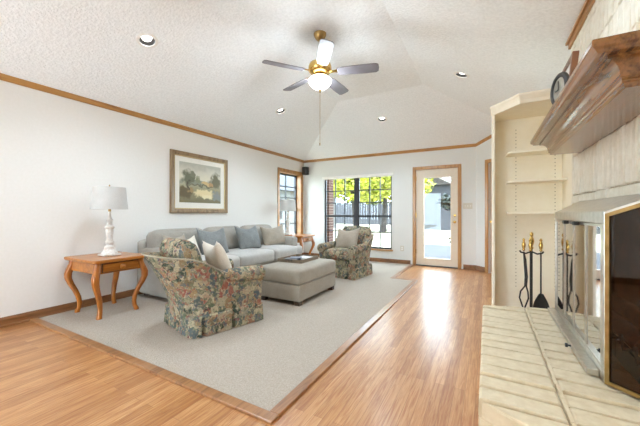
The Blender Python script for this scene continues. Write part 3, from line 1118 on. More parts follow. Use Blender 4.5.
tag(b.build('peg_holes', 'hole', bc), kind='stuff')

# ================================================================== FIRE TOOLS behind the hearth
TX, TY = 0.335, 3.14
ts = thing('fire_tool_stand', 'black iron fireplace tool stand behind the hearth, with brass finial', 'fire tool stand', (TX, TY, 0))
MB().lathe([(0.09, 0), (0.09, 0.012), (0.05, 0.02), (0.014, 0.035), (0.010, 0.06)], 24).build('base', 'iron', ts, smooth=True)
MB().tube([(0, 0, 0.05), (0, 0, 0.80)], 0.009, 10).build('pole', 'iron', ts, smooth=True)
MB().tube([(-0.085, 0, 0.775), (-0.075, 0, 0.76), (-0.04, 0, 0.752), (0, 0, 0.77), (0.04, 0, 0.752), (0.075, 0, 0.76), (0.085, 0, 0.775)], 0.007, 8).build('hook_bar', 'iron', ts, smooth=True)
fin = [(0.009, 0.79), (0.018, 0.80), (0.010, 0.815), (0.016, 0.83), (0.021, 0.86), (0.014, 0.885), (0.008, 0.895), (0.014, 0.91), (0.012, 0.925), (0.002, 0.935)]
MB().lathe(fin, 16).build('finial', 'brass', ts, smooth=True)


def handle(root, x):
    MB().lathe([(0.006, 0.775), (0.013, 0.783), (0.008, 0.793), (0.012, 0.802), (0.016, 0.825), (0.011, 0.85), (0.007, 0.858), (0.012, 0.87), (0.002, 0.885)], 16, T((x, 0, 0))).build('handle', 'brass', root, smooth=True)


tg = thing('fire_tongs', 'black iron fire tongs with brass grip, at the left of the tool stand', 'fire tongs', (TX - 0.058, TY - 0.03, 0))
b = MB()
b.tube([(0, 0, 0.77), (0.004, 0, 0.70), (0.012, 0, 0.56), (0.008, 0, 0.48), (-0.022, 0, 0.435), (-0.03, 0, 0.38), (-0.006, 0, 0.30)], 0.006, 8)
b.tube([(0, 0, 0.77), (0.014, 0, 0.70), (0.024, 0, 0.56), (0.018, 0, 0.48), (0.03, 0, 0.435), (0.034, 0, 0.38), (0.008, 0, 0.30)], 0.006, 8)
b.build('tongs', 'iron', tg, smooth=True)
handle(tg, 0)
sv = thing('fire_shovel', 'black iron fire shovel with brass grip, at the right of the tool stand', 'fire shovel', (TX + 0.062, TY - 0.03, 0))
MB().tube([(0, 0, 0.77), (0, 0, 0.42)], 0.006, 8).build('shaft', 'iron', sv, smooth=True)
b = MB()
rings = []
for i in range(9):
    t = i / 8
    wv = 0.016 + 0.042 * math.sin(min(1, t * 1.6) * PI / 2)
    if t > 0.8:
        wv *= 1 - (t - 0.8) * 1.2
    zc = 0.43 - 0.20 * t
    rings.append([(-wv, -0.012, zc), (-wv * 0.5, 0.006, zc), (wv * 0.5, 0.006, zc), (wv, -0.012, zc), (wv, -0.016, zc), (wv * 0.5, 0.002, zc), (-wv * 0.5, 0.002, zc), (-wv, -0.016, zc)])
b.loft(rings)
b.build('pan', 'iron', sv, smooth=True)
handle(sv, 0)
pk = thing('fire_poker', 'black iron poker with brass grip, hanging close beside the tool stand pole', 'poker', (TX - 0.012, TY - 0.05, 0))
MB().tube([(0, 0, 0.77), (0, 0, 0.12)], 0.006, 8).tube([(0, 0, 0.2), (0.03, 0, 0.17), (0.035, 0, 0.15)], 0.005, 8).build('shaft', 'iron', pk, smooth=True)
handle(pk, 0)

# ================================================================== MANTEL ORNAMENTS
MZ = 1.688
fr_ = thing('picture_frame', 'tall dark wood picture frame standing on the oak mantel behind the round clock', 'picture frame', (0.465, 2.74, MZ))
lean = rot('Y', 6)
b = MB()
hw, hh, ft = 0.18, 0.49, 0.03
b.box((-0.018, -hw, 0), (0.018, -hw + ft, hh), lean).box((-0.018, hw - ft, 0), (0.018, hw, hh), lean).box((-0.018, -hw + ft, 0), (0.018, hw - ft, ft), lean).box((-0.018, -hw + ft, hh - ft), (0.018, hw - ft, hh), lean)
b.build('frame', 'walnut', fr_, bevel=0.003)
MB().box((-0.004, -hw + ft, ft), (0.004, hw - ft, hh - ft), lean).build('picture', 'paper', fr_)
ck = thing('mantel_clock', 'round black-rimmed clock with silver face standing on the oak mantel', 'clock', (0.405, 2.40, MZ), R(14))
MB().box((-0.035, -0.07, 0), (0.035, 0.07, 0.025)).box((-0.012, -0.02, 0.025), (0.012, 0.02, 0.105)).build('base', 'iron', ck, bevel=0.004)
cm = T((0, 0, 0.195)) @ rot('Y', -90) @ rot('Z', 0)
pts = [(0, 0.088 * math.cos(a), 0.195 + 0.088 * math.sin(a)) for a in [2 * PI * i / 40 for i in range(41)]]
MB().tube(pts, 0.016, 10, caps=False).build('rim', 'iron', ck, smooth=True)
face = MB().lathe([(0.082, -0.012), (0.082, 0.006)], 40, cm).build('face', 'silver', ck)
MB().box((-0.0115, -0.004, 0.195), (-0.009, 0.004, 0.25)).box((-0.0115, -0.002, 0.191), (-0.009, 0.04, 0.199)).build('hands', 'iron', face)

# ================================================================== CEILING FAN
fan = thing('ceiling_fan', 'five-blade ceiling fan with brass motor and lit frosted bowl', 'ceiling fan', (-1.58, 2.85, H1 - 0.025))
MB().lathe([(0.002, -0.075), (0.03, -0.072), (0.05, -0.05), (0.066, -0.02), (0.068, 0.0)], 28).build('canopy', 'abrass', fan, smooth=True)
MB().tube([(0, 0, -0.07), (0, 0, -0.31)], 0.012, 12).build('downrod', 'abrass', fan, smooth=True)
MB().lathe([(0.03, -0.29), (0.06, -0.30), (0.115, -0.33), (0.125, -0.36), (0.125, -0.40), (0.10, -0.43), (0.06, -0.445), (0.055, -0.455)], 36).build('motor', 'brass', fan, smooth=True)
ftr = MB().lathe([(0.06, -0.455), (0.085, -0.46), (0.09, -0.472), (0.075, -0.478)], 32).build('light_fitter', 'brass', fan, smooth=True)
MB().lathe([(0.07, -0.474), (0.10, -0.48), (0.122, -0.50), (0.122, -0.53), (0.095, -0.565), (0.06, -0.59), (0.03, -0.60), (0.01, -0.603)], 36).build('glass_bowl', 'bowl', fan, smooth=True)
MB().lathe([(0.014, -0.598), (0.018, -0.608), (0.008, -0.622), (0.010, -0.632), (0.002, -0.642)], 16).build('finial', 'abrass', fan, smooth=True)
MB().tube([(0.0, 0, -0.63), (0.0, 0, -0.66), (0.0, 0, -1.18)], 0.0022, 6).lathe([(0.002, -1.21), (0.007, -1.205), (0.007, -1.185), (0.002, -1.18)], 8, T((0.0, 0, 0))).build('pull_chain', 'abrass', fan)
for k in range(5):
    az = R(29 - 12 + 72 * k)
    mt = rot('Z', math.degrees(az)) @ T((0, 0, -0.425)) @ rot('X', -13)
    b = MB()
    outl = [(0.19, -0.05), (0.25, -0.062), (0.45, -0.068), (0.60, -0.066), (0.622, -0.05), (0.628, 0.0), (0.622, 0.05), (0.60, 0.066), (0.45, 0.068), (0.25, 0.062), (0.19, 0.05)]
    b.prism(outl, -0.004, 0.004, mt)
    bl_ = b.build('blade', 'blade', fan, bevel=0.002)
    b = MB()
    b.prism([(0.10, -0.018), (0.17, -0.016), (0.20, -0.04), (0.26, -0.035), (0.28, 0.0), (0.26, 0.035), (0.20, 0.04), (0.17, 0.016), (0.10, 0.018)], 0.004, 0.010, mt)
    b.build('bracket', 'brass', bl_)
ld = bpy.data.lights.new('fan_lamp', 'POINT')
ld.energy = 42
ld.color = (0.80, 0.91, 1.0)
ld.shadow_soft_size = 0.12
lo_ = bpy.data.objects.new('fan_lamp', ld)
COL.objects.link(lo_)
lo_.location = (-1.58, 2.85, H1 - 0.025 - 0.53)

# ------------------------------------------------------------------ recessed lights
can_lab = ['recessed ceiling light in the left slope above the picture wall', 'recessed ceiling light in the left slope just left of the fan', 'recessed ceiling light in the far slope above the wide window',
           'recessed ceiling light in the right slope above the bookcase', 'recessed ceiling light', 'recessed ceiling light', 'recessed ceiling light']
for i, (x, y) in enumerate(CANS):
    mw = can_matrix(x, y)
    if i < 4:
        e = thing('recessed_light', can_lab[i], 'ceiling light', (0, 0, 0), 0, 'recessed ceiling lights')
        e.matrix_world = mw
        # local -Z points into the room
        MB().lathe([(0.070, -0.025), (0.070, -0.032), (0.082, -0.034), (0.098, -0.028), (0.098, -0.024)], 40, caps=False).build('trim_ring', 'white', e, smooth=True)
        MB().lathe([(0.070, -0.026), (0.068, 0.09), (0.0, 0.09)], 32, caps=False).build('baffle', 'baffle', e, smooth=True)
        MB().lathe([(0.022, 0.088), (0.042, 0.045), (0.051, 0.018), (0.046, 0.0), (0.002, -0.010)], 28).build('bulb', 'bulb', e, smooth=True)
    l = bpy.data.lights.new('can_lamp', 'SPOT')
    l.energy = 62
    l.spot_size = R(140)
    l.spot_blend = 0.8
    l.color = (0.68, 0.85, 1.0)
    l.shadow_soft_size = 0.06
    lo_ = bpy.data.objects.new('can_lamp', l)
    COL.objects.link(lo_)
    lo_.location = mw @ Vector((0, 0, -0.05))

# ================================================================== SOFA
S0 = (-3.6, 3.63)
sofa = thing('sofa', 'long grey three-seat sofa along the left wall under the landscape picture', 'sofa', (S0[0], S0[1], CZ))
sl = lambda x, y, z: (x - S0[0], y - S0[1], z)
SY0, SY1 = 2.32, 4.90
c = lambda xa, xb, ya, yb, za, zb: (sl((xa + xb) / 2, (ya + yb) / 2, (za + zb) / 2), (xb - xa, yb - ya, zb - za))
MB().soft(*c(-4.08, -3.16, SY0 + 0.02, SY1 - 0.02, 0.05, 0.31), r=0.02).build('base', 'sofa', sofa, smooth=True)
MB().soft(*c(-4.11, -3.90, SY0 + 0.01, SY1 - 0.01, 0.05, 0.735), r=0.05, puff=(0, 0, 0.02)).build('back_frame', 'sofa', sofa, smooth=True)
for ya, yb in ((SY0, SY0 + 0.19), (SY1 - 0.19, SY1)):
    MB().soft(*c(-4.06, -3.20, ya, yb, 0.05, 0.635), r=0.04, puff=(0, 0.01, 0.012)).build('arm', 'sofa', sofa, smooth=True)
ys = [SY0 + 0.19, 3.22, 4.02, SY1 - 0.19]
for i in range(3):
    ya, yb = ys[i] + 0.004, ys[i + 1] - 0.004
    b = MB().soft(*c(-3.86, -3.07, ya, yb, 0.30, 0.485), r=0.045, puff=(0.015, 0, 0.022))
    if i == 0:
        b.soft(*c(-3.19, -3.075, SY0 + 0.015, ya + 0.1, 0.305, 0.475), r=0.045, puff=(0.01, 0, 0.004))
    if i == 2:
        b.soft(*c(-3.19, -3.075, yb - 0.1, SY1 - 0.015, 0.305, 0.475), r=0.045, puff=(0.01, 0, 0.004))
    cu = b.build('seat_cushion', 'sofa2', sofa, smooth=True)
    mt = T(sl(-3.86, (ya + yb) / 2, 0.665)) @ rot('Y', -12)
    yl = (SY0 + 0.03 if i == 0 else ys[i] + 0.006)
    yr = (SY1 - 0.03 if i == 2 else ys[i + 1] - 0.006)
    mt = T(sl(-3.85, (yl + yr) / 2, 0.645)) @ rot('Y', -12)
    MB().soft((0, 0, 0), (0.22, yr - yl, 0.41), r=0.09, puff=(0.03, 0, 0.02), mat=mt).build('back_cushion', 'sofa', sofa, smooth=True)
for sx in (-4.0, -3.25):
    for sy in (SY0 + 0.1, SY1 - 0.1):
        MB().box(sl(sx - 0.03, sy - 0.03, 0), sl(sx + 0.03, sy + 0.03, 0.06)).build('foot', 'darkwood', sofa)


# ------------------------------------------------------------------ throw pillows
def pillow_mesh(wd, ht, th, seed=0):
    rnd = random.Random(seed)
    n = 18
    b = MB()
    vs, fs = [], []
    ph = rnd.uniform(0, 6)
    for side in (1, -1):
        o = len(vs)
        for j in range(n + 1):
            for i in range(n + 1):
                u, v = 2 * i / n - 1, 2 * j / n - 1
                e = (1 - u ** 2) * (1 - v ** 2)
                t = th / 2 * max(0, e) ** 0.42
                # concave edges, pointed corners, slightly slumped top
                x = u * wd / 2 * (1 - 0.06 * (1 - v ** 2))
                z = v * ht / 2 * (1 - 0.07 * (1 - u ** 2)) - (0.13 * ht * (1 - u ** 2) if v > 0 else 0) * v
                wr = 0.006 * math.sin(7 * u + ph) * math.sin(5 * v + ph * 2) * e
                vs.append((x, side * (t + wr if e > 0 else 0.0), z))
        for j in range(n):
            for i in range(n):
                q = (o + j * (n + 1) + i, o + j * (n + 1) + i + 1, o + (j + 1) * (n + 1) + i + 1, o + (j + 1) * (n + 1) + i)
                fs.append(q if side == -1 else tuple(reversed(q)))
    b.add(vs, fs)
    return b


def pillow(name_, mat, loc, rz, tilt, label, wd=0.46, ht=0.44, th=0.17, roll=0, seed=0, group='throw pillows on the sofa'):
    """faces local -Y, leaning back by tilt"""
    o = pillow_mesh(wd, ht, th, seed).build(name_, mat, smooth=True)
    # weld the rim
    bm = bmesh.new()
    bm.from_mesh(o.data)
    bmesh.ops.remove_doubles(bm, verts=bm.verts, dist=0.0005)
    bm.to_mesh(o.data)
    bm.free()
    o.matrix_world = T(loc) @ rot('Z', rz) @ rot('X', -tilt) @ rot('Y', roll)
    return tag(o, label, 'pillow', group)


# sofa pillows face +X: rz = 90
pillow('throw_pillow', 'blue', (-3.55, 3.14, 0.695), 80, 22, 'blue-grey pillow on the sofa nearest the floral chair back', roll=0, seed=1)
pillow('throw_pillow', 'blue', (-3.56, 3.90, 0.70), 82, 22, 'grey-blue pillow standing at the middle of the sofa', wd=0.47, seed=2)
pillow('throw_pillow', 'beige', (-3.53, 4.56, 0.69), 66, 20, 'beige pillow in the far corner of the sofa by the window', wd=0.5, ht=0.42, roll=-4, seed=3)
pillow('throw_pillow', 'beige', (-3.63, 2.60, 0.655), 98, 24, 'beige pillow at the near end of the sofa, above the floral chair back', wd=0.36, ht=0.40, th=0.14, roll=3, seed=4)
pillow('throw_pillow', 'ivory', (-3.56, 2.69, 0.615), 84, 26, 'ivory pillow on the sofa between the beige one and the blue-grey one', wd=0.38, ht=0.40, th=0.14, roll=-4, seed=7)

# ================================================================== FLORAL BARREL CHAIRS
def make_chair(label, loc, rz):
    t = thing('floral_armchair', label, 'armchair', loc, rz, 'floral skirted armchairs')
    hwid, fy, cyb, ry = 0.35, 0.36, -0.06, 0.32
    # U-shaped plan from the right arm front round the back to the left arm front
    path = []
    ns, na = 10, 26
    for i in range(ns):
        path.append((hwid, fy + (cyb - fy) * i / ns, Vector((1, 0)), 0.0))
    for i in range(na + 1):
        a = PI * i / na
        nx, nyv = math.cos(a), -math.sin(a)
        path.append((hwid * math.copysign(abs(math.cos(a)) ** 0.75, math.cos(a)), cyb - ry * abs(math.sin(a)) ** 0.75, Vector((nx, nyv)).normalized(), max(0.0, math.sin(a))))
    for i in range(1, ns + 1):
        path.append((-hwid, cyb + (fy - cyb) * i / ns, Vector((-1, 0)), 0.0))
    npath = len(path)

    def rim(k):
        wv = path[k][3]
        f = min(1, max(0, (0.05 - path[k][1]) / 0.33))
        return 0.50 + 0.15 * (f * f * (3 - 2 * f)) + 0.065 * wv

    def outer(k, z):
        x, y, nv, wv = path[k]
        f = max(0, (z - 0.2) / 0.5)
        ln = 0.02 * f + 0.20 * wv ** 1.2 * f ** 1.4 + 0.04 * max(0, 0.1 - y) * f
        return Vector((x + nv.x * (0.02 * f + 0.05 * wv * f), y - ln * (1 if wv > 0 else 0) + 0, z))

    rings = []
    for k in range(npath):
        H = rim(k)
        x, y, nv, wv = path[k]
        th = 0.115 - 0.03 * wv
        n3 = Vector((nv.x, nv.y, 0))
        r = []
        for i in range(7):
            r.append(outer(k, 0.14 + (H - 0.03 - 0.14) * i / 6))
        top = outer(k, H)
        r.append(top - n3 * 0.012 + Vector((0, 0, -0.006)))
        r.append(top - n3 * 0.045 + Vector((0, 0, 0.006)))
        r.append(top - n3 * (th - 0.02))
        for i in range(5):
            z = H - 0.04 - (H - 0.04 - 0.26) * i / 4
            r.append(outer(k, z) - n3 * th)
        r.append(Vector((x, y, 0.14)) - n3 * th)
        rings.append(r)
    MB().loft(rings).build('body', 'floral', t, smooth=True)
    pts = [outer(k, rim(k)) + Vector((0, 0, 0.004)) for k in range(6, npath - 6)]
    MB().tube(pts, 0.006, 8).build('piping', 'piping', t, smooth=True)
    # rolled arms
    for s in (1, -1):
        b = MB()
        pts = [(s * (hwid - 0.035), fy + 0.028, 0.475), (s * (hwid - 0.035), fy + 0.02, 0.475), (s * (hwid - 0.035), fy - 0.1, 0.478), (s * (hwid - 0.035), fy - 0.25, 0.485), (s * (hwid - 0.03), fy - 0.38, 0.50), (s * (hwid - 0.03), fy - 0.48, 0.51)]
        b.tube(pts, [0.06, 0.075, 0.078, 0.075, 0.06, 0.035], 18)
        a = b.build('arm', 'floral', t, smooth=True)
        mt = T((s * (hwid - 0.035), fy + 0.028, 0.475)) @ rot('X', -90)
        ring = [(0.062 * math.cos(q), 0.062 * math.sin(q), 0) for q in [2 * PI * i / 24 for i in range(25)]]
        MB().tube([mt @ Vector(p) for p in ring], 0.006, 6, caps=False).build('arm_piping', 'piping', a, smooth=True)
    # front rail and seat
    MB().soft((0, fy - 0.05, 0.22), (2 * hwid - 0.1, 0.1, 0.2), r=0.02).build('front_rail', 'floral', t, smooth=True)
    MB().soft((0, 0.08, 0.375), (0.50, 0.62, 0.15), r=0.05, puff=(0, 0.02, 0.03)).build('seat_cushion', 'floral', t, smooth=True)
    mt = T((-0.01, -0.30, 0.625)) @ rot('X', 19)
    MB().soft((0, 0, 0), (0.60, 0.17, 0.41), r=0.08, puff=(0, 0.035, 0.02), mat=mt).build('back_cushion', 'floral', t, smooth=True)
    # skirt with kick pleats
    per = []
    hx, hb, hf = hwid + 0.006, cyb - ry * 0.93, fy + 0.006
    rad = 0.10

    def corner(cx, cy, a0, a1):
        for i in range(9):
            a = R(a0 + (a1 - a0) * i / 8)
            per.append((cx + rad * math.cos(a), cy + rad * math.sin(a), math.cos(a), math.sin(a)))

    def side(p, q, nx, nyv, n=60):
        for i in range(1, n):
            f = i / n
            per.append((p[0] + (q[0] - p[0]) * f, p[1] + (q[1] - p[1]) * f, nx, nyv))
    side((hx, hf - 0.02), (hx, hb + rad), 1, 0)
    corner(hx - rad, hb + rad, 0, -90)
    side((hx - rad, hb), (-hx + rad, hb), 0, -1)
    corner(-hx + rad, hb + rad, -90, -180)
    side((-hx, hb + rad), (-hx, hf - 0.02), -1, 0)
    per.append((-hx, hf, -0.7, 0.7))
    side((-hx, hf), (hx, hf), 0, 1)
    per.append((hx, hf, 0.7, 0.7))
    # arc length for pleats
    acc = [0]
    for i in range(1, len(per) + 1):
        p, q = per[i - 1], per[i % len(per)]
        acc.append(acc[-1] + math.hypot(q[0] - p[0], q[1] - p[1]))
    Lc = acc[-1]
    pleats = []
    for i, p in enumerate(per):
        if i in (30, 59, 67, 97, 127, 135, 165, 205, 245):
            pleats.append(acc[i])
    rings = []
    for zi, z in enumerate((0.006, 0.06, 0.12, 0.175, 0.182)):
        r = []
        for i, p in enumerate(per):
            fl_ = 0.012 * (1 - z / 0.19)
            dmin = min([abs(acc[i] - q) for q in pleats] + [9])
            gz = -0.06 * max(0, 1 - dmin / 0.018) * (1 - z / 0.21)
            wv = 0.003 * math.sin(acc[i] * 40) * (1 - z / 0.19)
            off = fl_ + gz + wv + (0.004 if zi < 4 else -0.01)
            r.append((p[0] + p[2] * off, p[1] + p[3] * off, z))
        rings.append(r)
    MB().loft(rings).build('skirt', 'floral', t, smooth=True)
    return t


ch = make_chair('floral skirted armchair in front, seen from behind beside the honey pine end table', (-2.48, 2.18, CZ), R(-15))
ch2 = dup(ch, (-2.21, 4.99, CZ), R(173), 'floral skirted armchair by the wide window, facing the room')
pillow('throw_pillow', 'ivory', (-2.42, 2.19, 0.64), -200, 22, 'ivory fleece pillow sitting in the front floral chair', wd=0.42, ht=0.42, th=0.17, roll=4, seed=5, group='pillows on the chairs')
pillow('throw_pillow', 'beige', (-2.20, 4.98, 0.655), -8, 22, 'cream pillow on the floral armchair by the wide window', wd=0.46, ht=0.42, roll=-3, seed=6, group='pillows on the chairs')

# ================================================================== OTTOMAN + TRAY
ot = thing('ottoman', 'rectangular taupe upholstered ottoman in front of the sofa', 'ottoman', (-2.235, 3.46, CZ))
MB().soft((0, 0, 0.145), (0.62, 0.97, 0.19), r=0.012).build('base', 'ott', ot, smooth=True)
MB().soft((0, 0, 0.325), (0.64, 0.99, 0.18), r=0.04, puff=(0.006, 0.006, 0.012)).build('cushion', 'ott', ot, smooth=True)
for sx in (-0.26, 0.26):
    for sy in (-0.43, 0.43):
        MB().box((sx - 0.035, sy - 0.035, 0), (sx + 0.035, sy + 0.035, 0.055)).build('foot', 'darkwood', ot)
TZ = CZ + 0.427
tr = thing('serving_tray', 'weathered wooden tray lying on the taupe ottoman', 'tray', (-2.32, 3.56, TZ), R(2))
MB().box((-0.19, -0.24, 0), (0.19, 0.24, 0.012)).build('bottom', 'greywood', tr)
b = MB()
b.box((-0.19, -0.24, 0.012), (-0.175, 0.24, 0.045)).box((0.175, -0.24, 0.012), (0.19, 0.24, 0.045)).box((-0.175, -0.24, 0.012), (0.175, -0.225, 0.045)).box((-0.175, 0.225, 0.012), (0.175, 0.24, 0.045))
b.build('rim', 'greywood', tr, bevel=0.003)
for sy in (-1, 1):
    MB().tube([(-0.05, sy * 0.243, 0.035), (-0.045, sy * 0.262, 0.04), (0.045, sy * 0.262, 0.04), (0.05, sy * 0.243, 0.035)], 0.006, 8).build('handle', 'iron', tr, smooth=True)
for i, (mx_, my_, rz, mt_, lab) in enumerate(((-0.05, -0.11, 8, 'ink', 'dark-covered magazine in the tray, at the near end'), (0.03, 0.11, -6, 'paper', 'white magazine in the tray, at the far end'), (-0.03, -0.02, 30, 'slate', 'blue-grey booklet lying across the magazines in the tray'))):
    wz = 0.02 if i < 2 else 0.008
    o = MB().box((-0.1, -0.10, 0), (0.1, 0.10, wz)).build('magazine', mt_, bevel=0.002)
    if i == 2:
        o.data.transform(Matrix.Diagonal((0.8, 0.8, 1, 1)))
    o.matrix_world = T((-2.32 + mx_, 3.56 + my_, TZ + 0.013 + (0.0205 if i == 2 else 0))) @ rot('Z', rz)
    tag(o, lab, 'magazine', 'magazines in the tray')

# ================================================================== END TABLES AND LAMPS
def make_table(label, loc, rz=0):
    t = thing('end_table', label, 'side table', loc, rz, 'honey pine end tables')
    hx, hy = 0.335, 0.285
    top = []
    for (sx, sy) in ((1, 1), (-1, 1), (-1, -1), (1, -1)):
        rr = 0.04
        cx, cy = sx * (hx - rr), sy * (hy - rr)
        st = {(1, 1): 0, (-1, 1): 90, (-1, -1): 180, (1, -1): 270}[(sx, sy)]
        for k in range(6):
            a = R(st + 18 * k)
            top.append((cx + rr * math.cos(a), cy + rr * math.sin(a)))
    b = MB()
    sc = lambda e: [(x * (1 - e), y * (1 - e)) for x, y in top]
    b.loft([[(x, y, z) for x, y in sc(e)] for e, z in ((0.035, 0.565), (0.012, 0.572), (0.0, 0.578), (0.0, 0.592), (0.008, 0.6))])
    b.build('tabletop', 'pine', t)
    ax, ay = 0.28, 0.235
    b = MB()
    b.box((-ax, -ay, 0.455), (ax, -ay + 0.02, 0.565)).box((-ax, ay - 0.02, 0.455), (ax, ay, 0.565)).box((-ax, -ay + 0.02, 0.455), (-ax + 0.02, ay - 0.02, 0.565)).box((ax - 0.02, -ay + 0.02, 0.455), (ax, ay - 0.02, 0.565))
    b.build('apron', 'pine', t, bevel=0.003)
    MB().box((ax - 0.002, -ay + 0.049, 0.466), (ax + 0.003, ay - 0.049, 0.558)).build('drawer_gap_shade', 'darkwood', t)  # dark plate standing in for the shade in the gap round the drawer
    d = MB().box((ax + 0.003, -ay + 0.055, 0.472), (ax + 0.016, ay - 0.055, 0.552)).build('drawer', 'pine', t, bevel=0.004)
    MB().lathe([(0.010, 0), (0.010, 0.012), (0.026, 0.02), (0.027, 0.03), (0.014, 0.038), (0.002, 0.04)], 16, T((ax + 0.016, 0, 0.512)) @ rot('Y', 90)).build('knob', 'pine', d, smooth=True)
    for sx in (1, -1):
        for sy in (1, -1):
            rings = []
            cpts = [(0.565, 0.0, 0.034), (0.52, 0.006, 0.033), (0.47, 0.022, 0.034), (0.42, 0.036, 0.035), (0.37, 0.036, 0.033), (0.31, 0.018, 0.030), (0.24, -0.010, 0.027), (0.17, -0.032, 0.025), (0.10, -0.042, 0.022), (0.05, -0.038, 0.022), (0.02, -0.026, 0.025), (0.0, -0.024, 0.025)]
            for z, of, hw_ in cpts:
                hw_ *= 0.88
                cx, cy = sx * (ax - 0.02 + of), sy * (ay - 0.02 + of)
                ch_ = hw_ * 0.35
                rings.append([(cx + p * hw_ - (ch_ * p if q_ else 0), cy + q * hw_ - (0 if q_ else ch_ * q), z) for p, q, q_ in
                              ((-1, -1, 0), (-1, -1, 1), (1, -1, 1), (1, -1, 0), (1, 1, 0), (1, 1, 1), (-1, 1, 1), (-1, 1, 0))])
            MB().loft(rings).build('leg', 'pinez', t, smooth=True)
    return t


tb = make_table('honey pine end table with cabriole legs and a drawer, beside the front floral chair', (-3.765, 1.815, CZ))
tb2 = dup(tb, (-3.72, 5.62, CZ), 0, 'honey pine end table in the far corner beyond the sofa arm')


def make_lamp(label, loc):
    t = thing('table_lamp', label, 'lamp', loc, 0, 'white turned table lamps')
    b = MB()
    b.soft((0, 0, 0.012), (0.17, 0.17, 0.024), r=0.006)
    b.lathe([(0.08, 0.022), (0.08, 0.034), (0.072, 0.042), (0.06, 0.06), (0.05, 0.078), (0.05, 0.088)], 28)
    b.build('base', 'lampw', t, smooth=True)
    prof = [(0.05, 0.085), (0.055, 0.095), (0.05, 0.105), (0.036, 0.115), (0.034, 0.13), (0.044, 0.142), (0.046, 0.155), (0.034, 0.168), (0.031, 0.20), (0.036, 0.25), (0.040, 0.285), (0.034, 0.30), (0.048, 0.312), (0.05, 0.322), (0.034, 0.335),
            (0.024, 0.345), (0.027, 0.37), (0.024, 0.39), (0.036, 0.40), (0.034, 0.412), (0.018, 0.42), (0.014, 0.46), (0.012, 0.50)]
    MB().lathe(prof, 28).build('column', 'lampw', t, smooth=True)
    MB().tube([(0, 0, 0.5), (0, 0, 0.60)], 0.014, 12).build('socket', 'abrass', t, smooth=True)
    z0, z1, r0, r1 = 0.525, 0.775, 0.18, 0.158
    b = MB()
    b.loft([[(r * math.cos(2 * PI * i / 48), r * math.sin(2 * PI * i / 48), z) for i in range(48)] for r, z in ((r0 - 0.005, z0), (r0, z0), (r1, z1), (r1 - 0.005, z1), (r0 - 0.005, z0))], caps=False)
    sh = b.build('lamp_shade', 'shade', t, smooth=True)
    b = MB()
    for a in (0, 120, 240):
        b.tube([(0, 0, 0.76), (r1 * math.cos(R(a)) * 0.98, r1 * math.sin(R(a)) * 0.98, 0.765)], 0.003, 6)
    b.tube([(0, 0, 0.6), (0, 0, 0.775)], 0.004, 6)
    b.build('harp', 'abrass', sh)
    MB().lathe([(0.004, 0.77), (0.010, 0.775), (0.006, 0.785), (0.009, 0.795), (0.002, 0.807)], 12).build('finial', 'abrass', t, smooth=True)
    return t


lp = make_lamp('white turned table lamp with drum shade on the front pine table', (-3.757, 1.836, CZ + 0.6))
lp2 = dup(lp, (-3.86, 5.50, CZ + 0.6), 0, 'white turned table lamp with drum shade on the far corner table')

# ================================================================== PICTURE, SPEAKER, PLATES
pc = thing('framed_picture', 'large framed landscape print in a cream mat on the left wall above the sofa', 'picture', (XL, 3.41, 1.585))
pw_, ph_ = 1.13, 0.95
b = MB()
pr = [(0.0, 0.0), (0.03, 0.0), (0.036, 0.015), (0.03, 0.03), (0.022, 0.05), (0.018, 0.065)]


def pframe(b, hw, hh, prof):
    rings = []
    for (d, ins_) in prof:
        rings.append([(d, -hw + ins_, -hh + ins_), (d, hw - ins_, -hh + ins_), (d, hw - ins_, hh - ins_), (d, -hw + ins_, hh - ins_)])
    b.loft(rings, caps=False)


pframe(b, pw_ / 2, ph_ / 2, [(0.002, 0.0), (0.03, 0.0), (0.036, 0.012), (0.034, 0.03), (0.024, 0.055), (0.024, 0.065), (0.004, 0.065)])
b.build('frame', 'frame', pc)
b = MB()
pframe(b, pw_ / 2 - 0.06, ph_ / 2 - 0.06, [(0.006, 0.0), (0.027, 0.003), (0.027, 0.012), (0.012, 0.018), (0.006, 0.018)])
b.build('gilt_slip', 'gilt', pc)
MB().box((0.003, -pw_ / 2 + 0.06, -ph_ / 2 + 0.06), (0.012, pw_ / 2 - 0.06, ph_ / 2 - 0.06)).build('mat_board', 'matb', pc)
MB().box((0.012, -0.41, -0.31), (0.0135, 0.41, 0.32)).build('print', 'art', pc)

sp_ = thing('wall_speaker', 'small black speaker mounted high in the far left corner', 'speaker', (XL + 0.12, YB - 0.12, 2.17), R(-20))
MB().soft((0, 0, 0), (0.13, 0.13, 0.2), r=0.015).build('cabinet', 'black', sp_, smooth=True)
MB().box((-0.055, -0.07, -0.09), (0.055, -0.064, 0.09)).build('grille', 'iron', sp_)
MB().tube([(0, 0.06, 0), (-0.02, 0.13, 0.0)], 0.012, 8).build('bracket', 'black', sp_)


def plate(name_, x, z, label, w_, toggles):
    t = thing(name_, label, 'switch' if 'switch' in name_ else 'outlet', (x, YB, z))
    MB().box((-w_ / 2, -0.007, -0.058), (w_ / 2, 0, 0.058)).build('cover_plate', 'plate', t, bevel=0.003)
    for k in toggles:
        if 'switch' in name_:
            MB().box((k - 0.005, -0.018, -0.012), (k + 0.005, -0.007, 0.012)).build('toggle', 'white', t)
        else:
            MB().box((k - 0.017, -0.0095, 0.006), (k + 0.017, -0.007, 0.034)).box((k - 0.017, -0.0095, -0.034), (k + 0.017, -0.007, -0.006)).build('socket', 'white', t)


plate('light_switch', -0.33, 1.25, 'ivory light switch plate on the wall right of the patio door', 0.165, (-0.046, 0, 0.046))
plate('wall_outlet', -1.62, 0.34, 'ivory outlet plate low on the wall between window and patio door', 0.075, (0,))

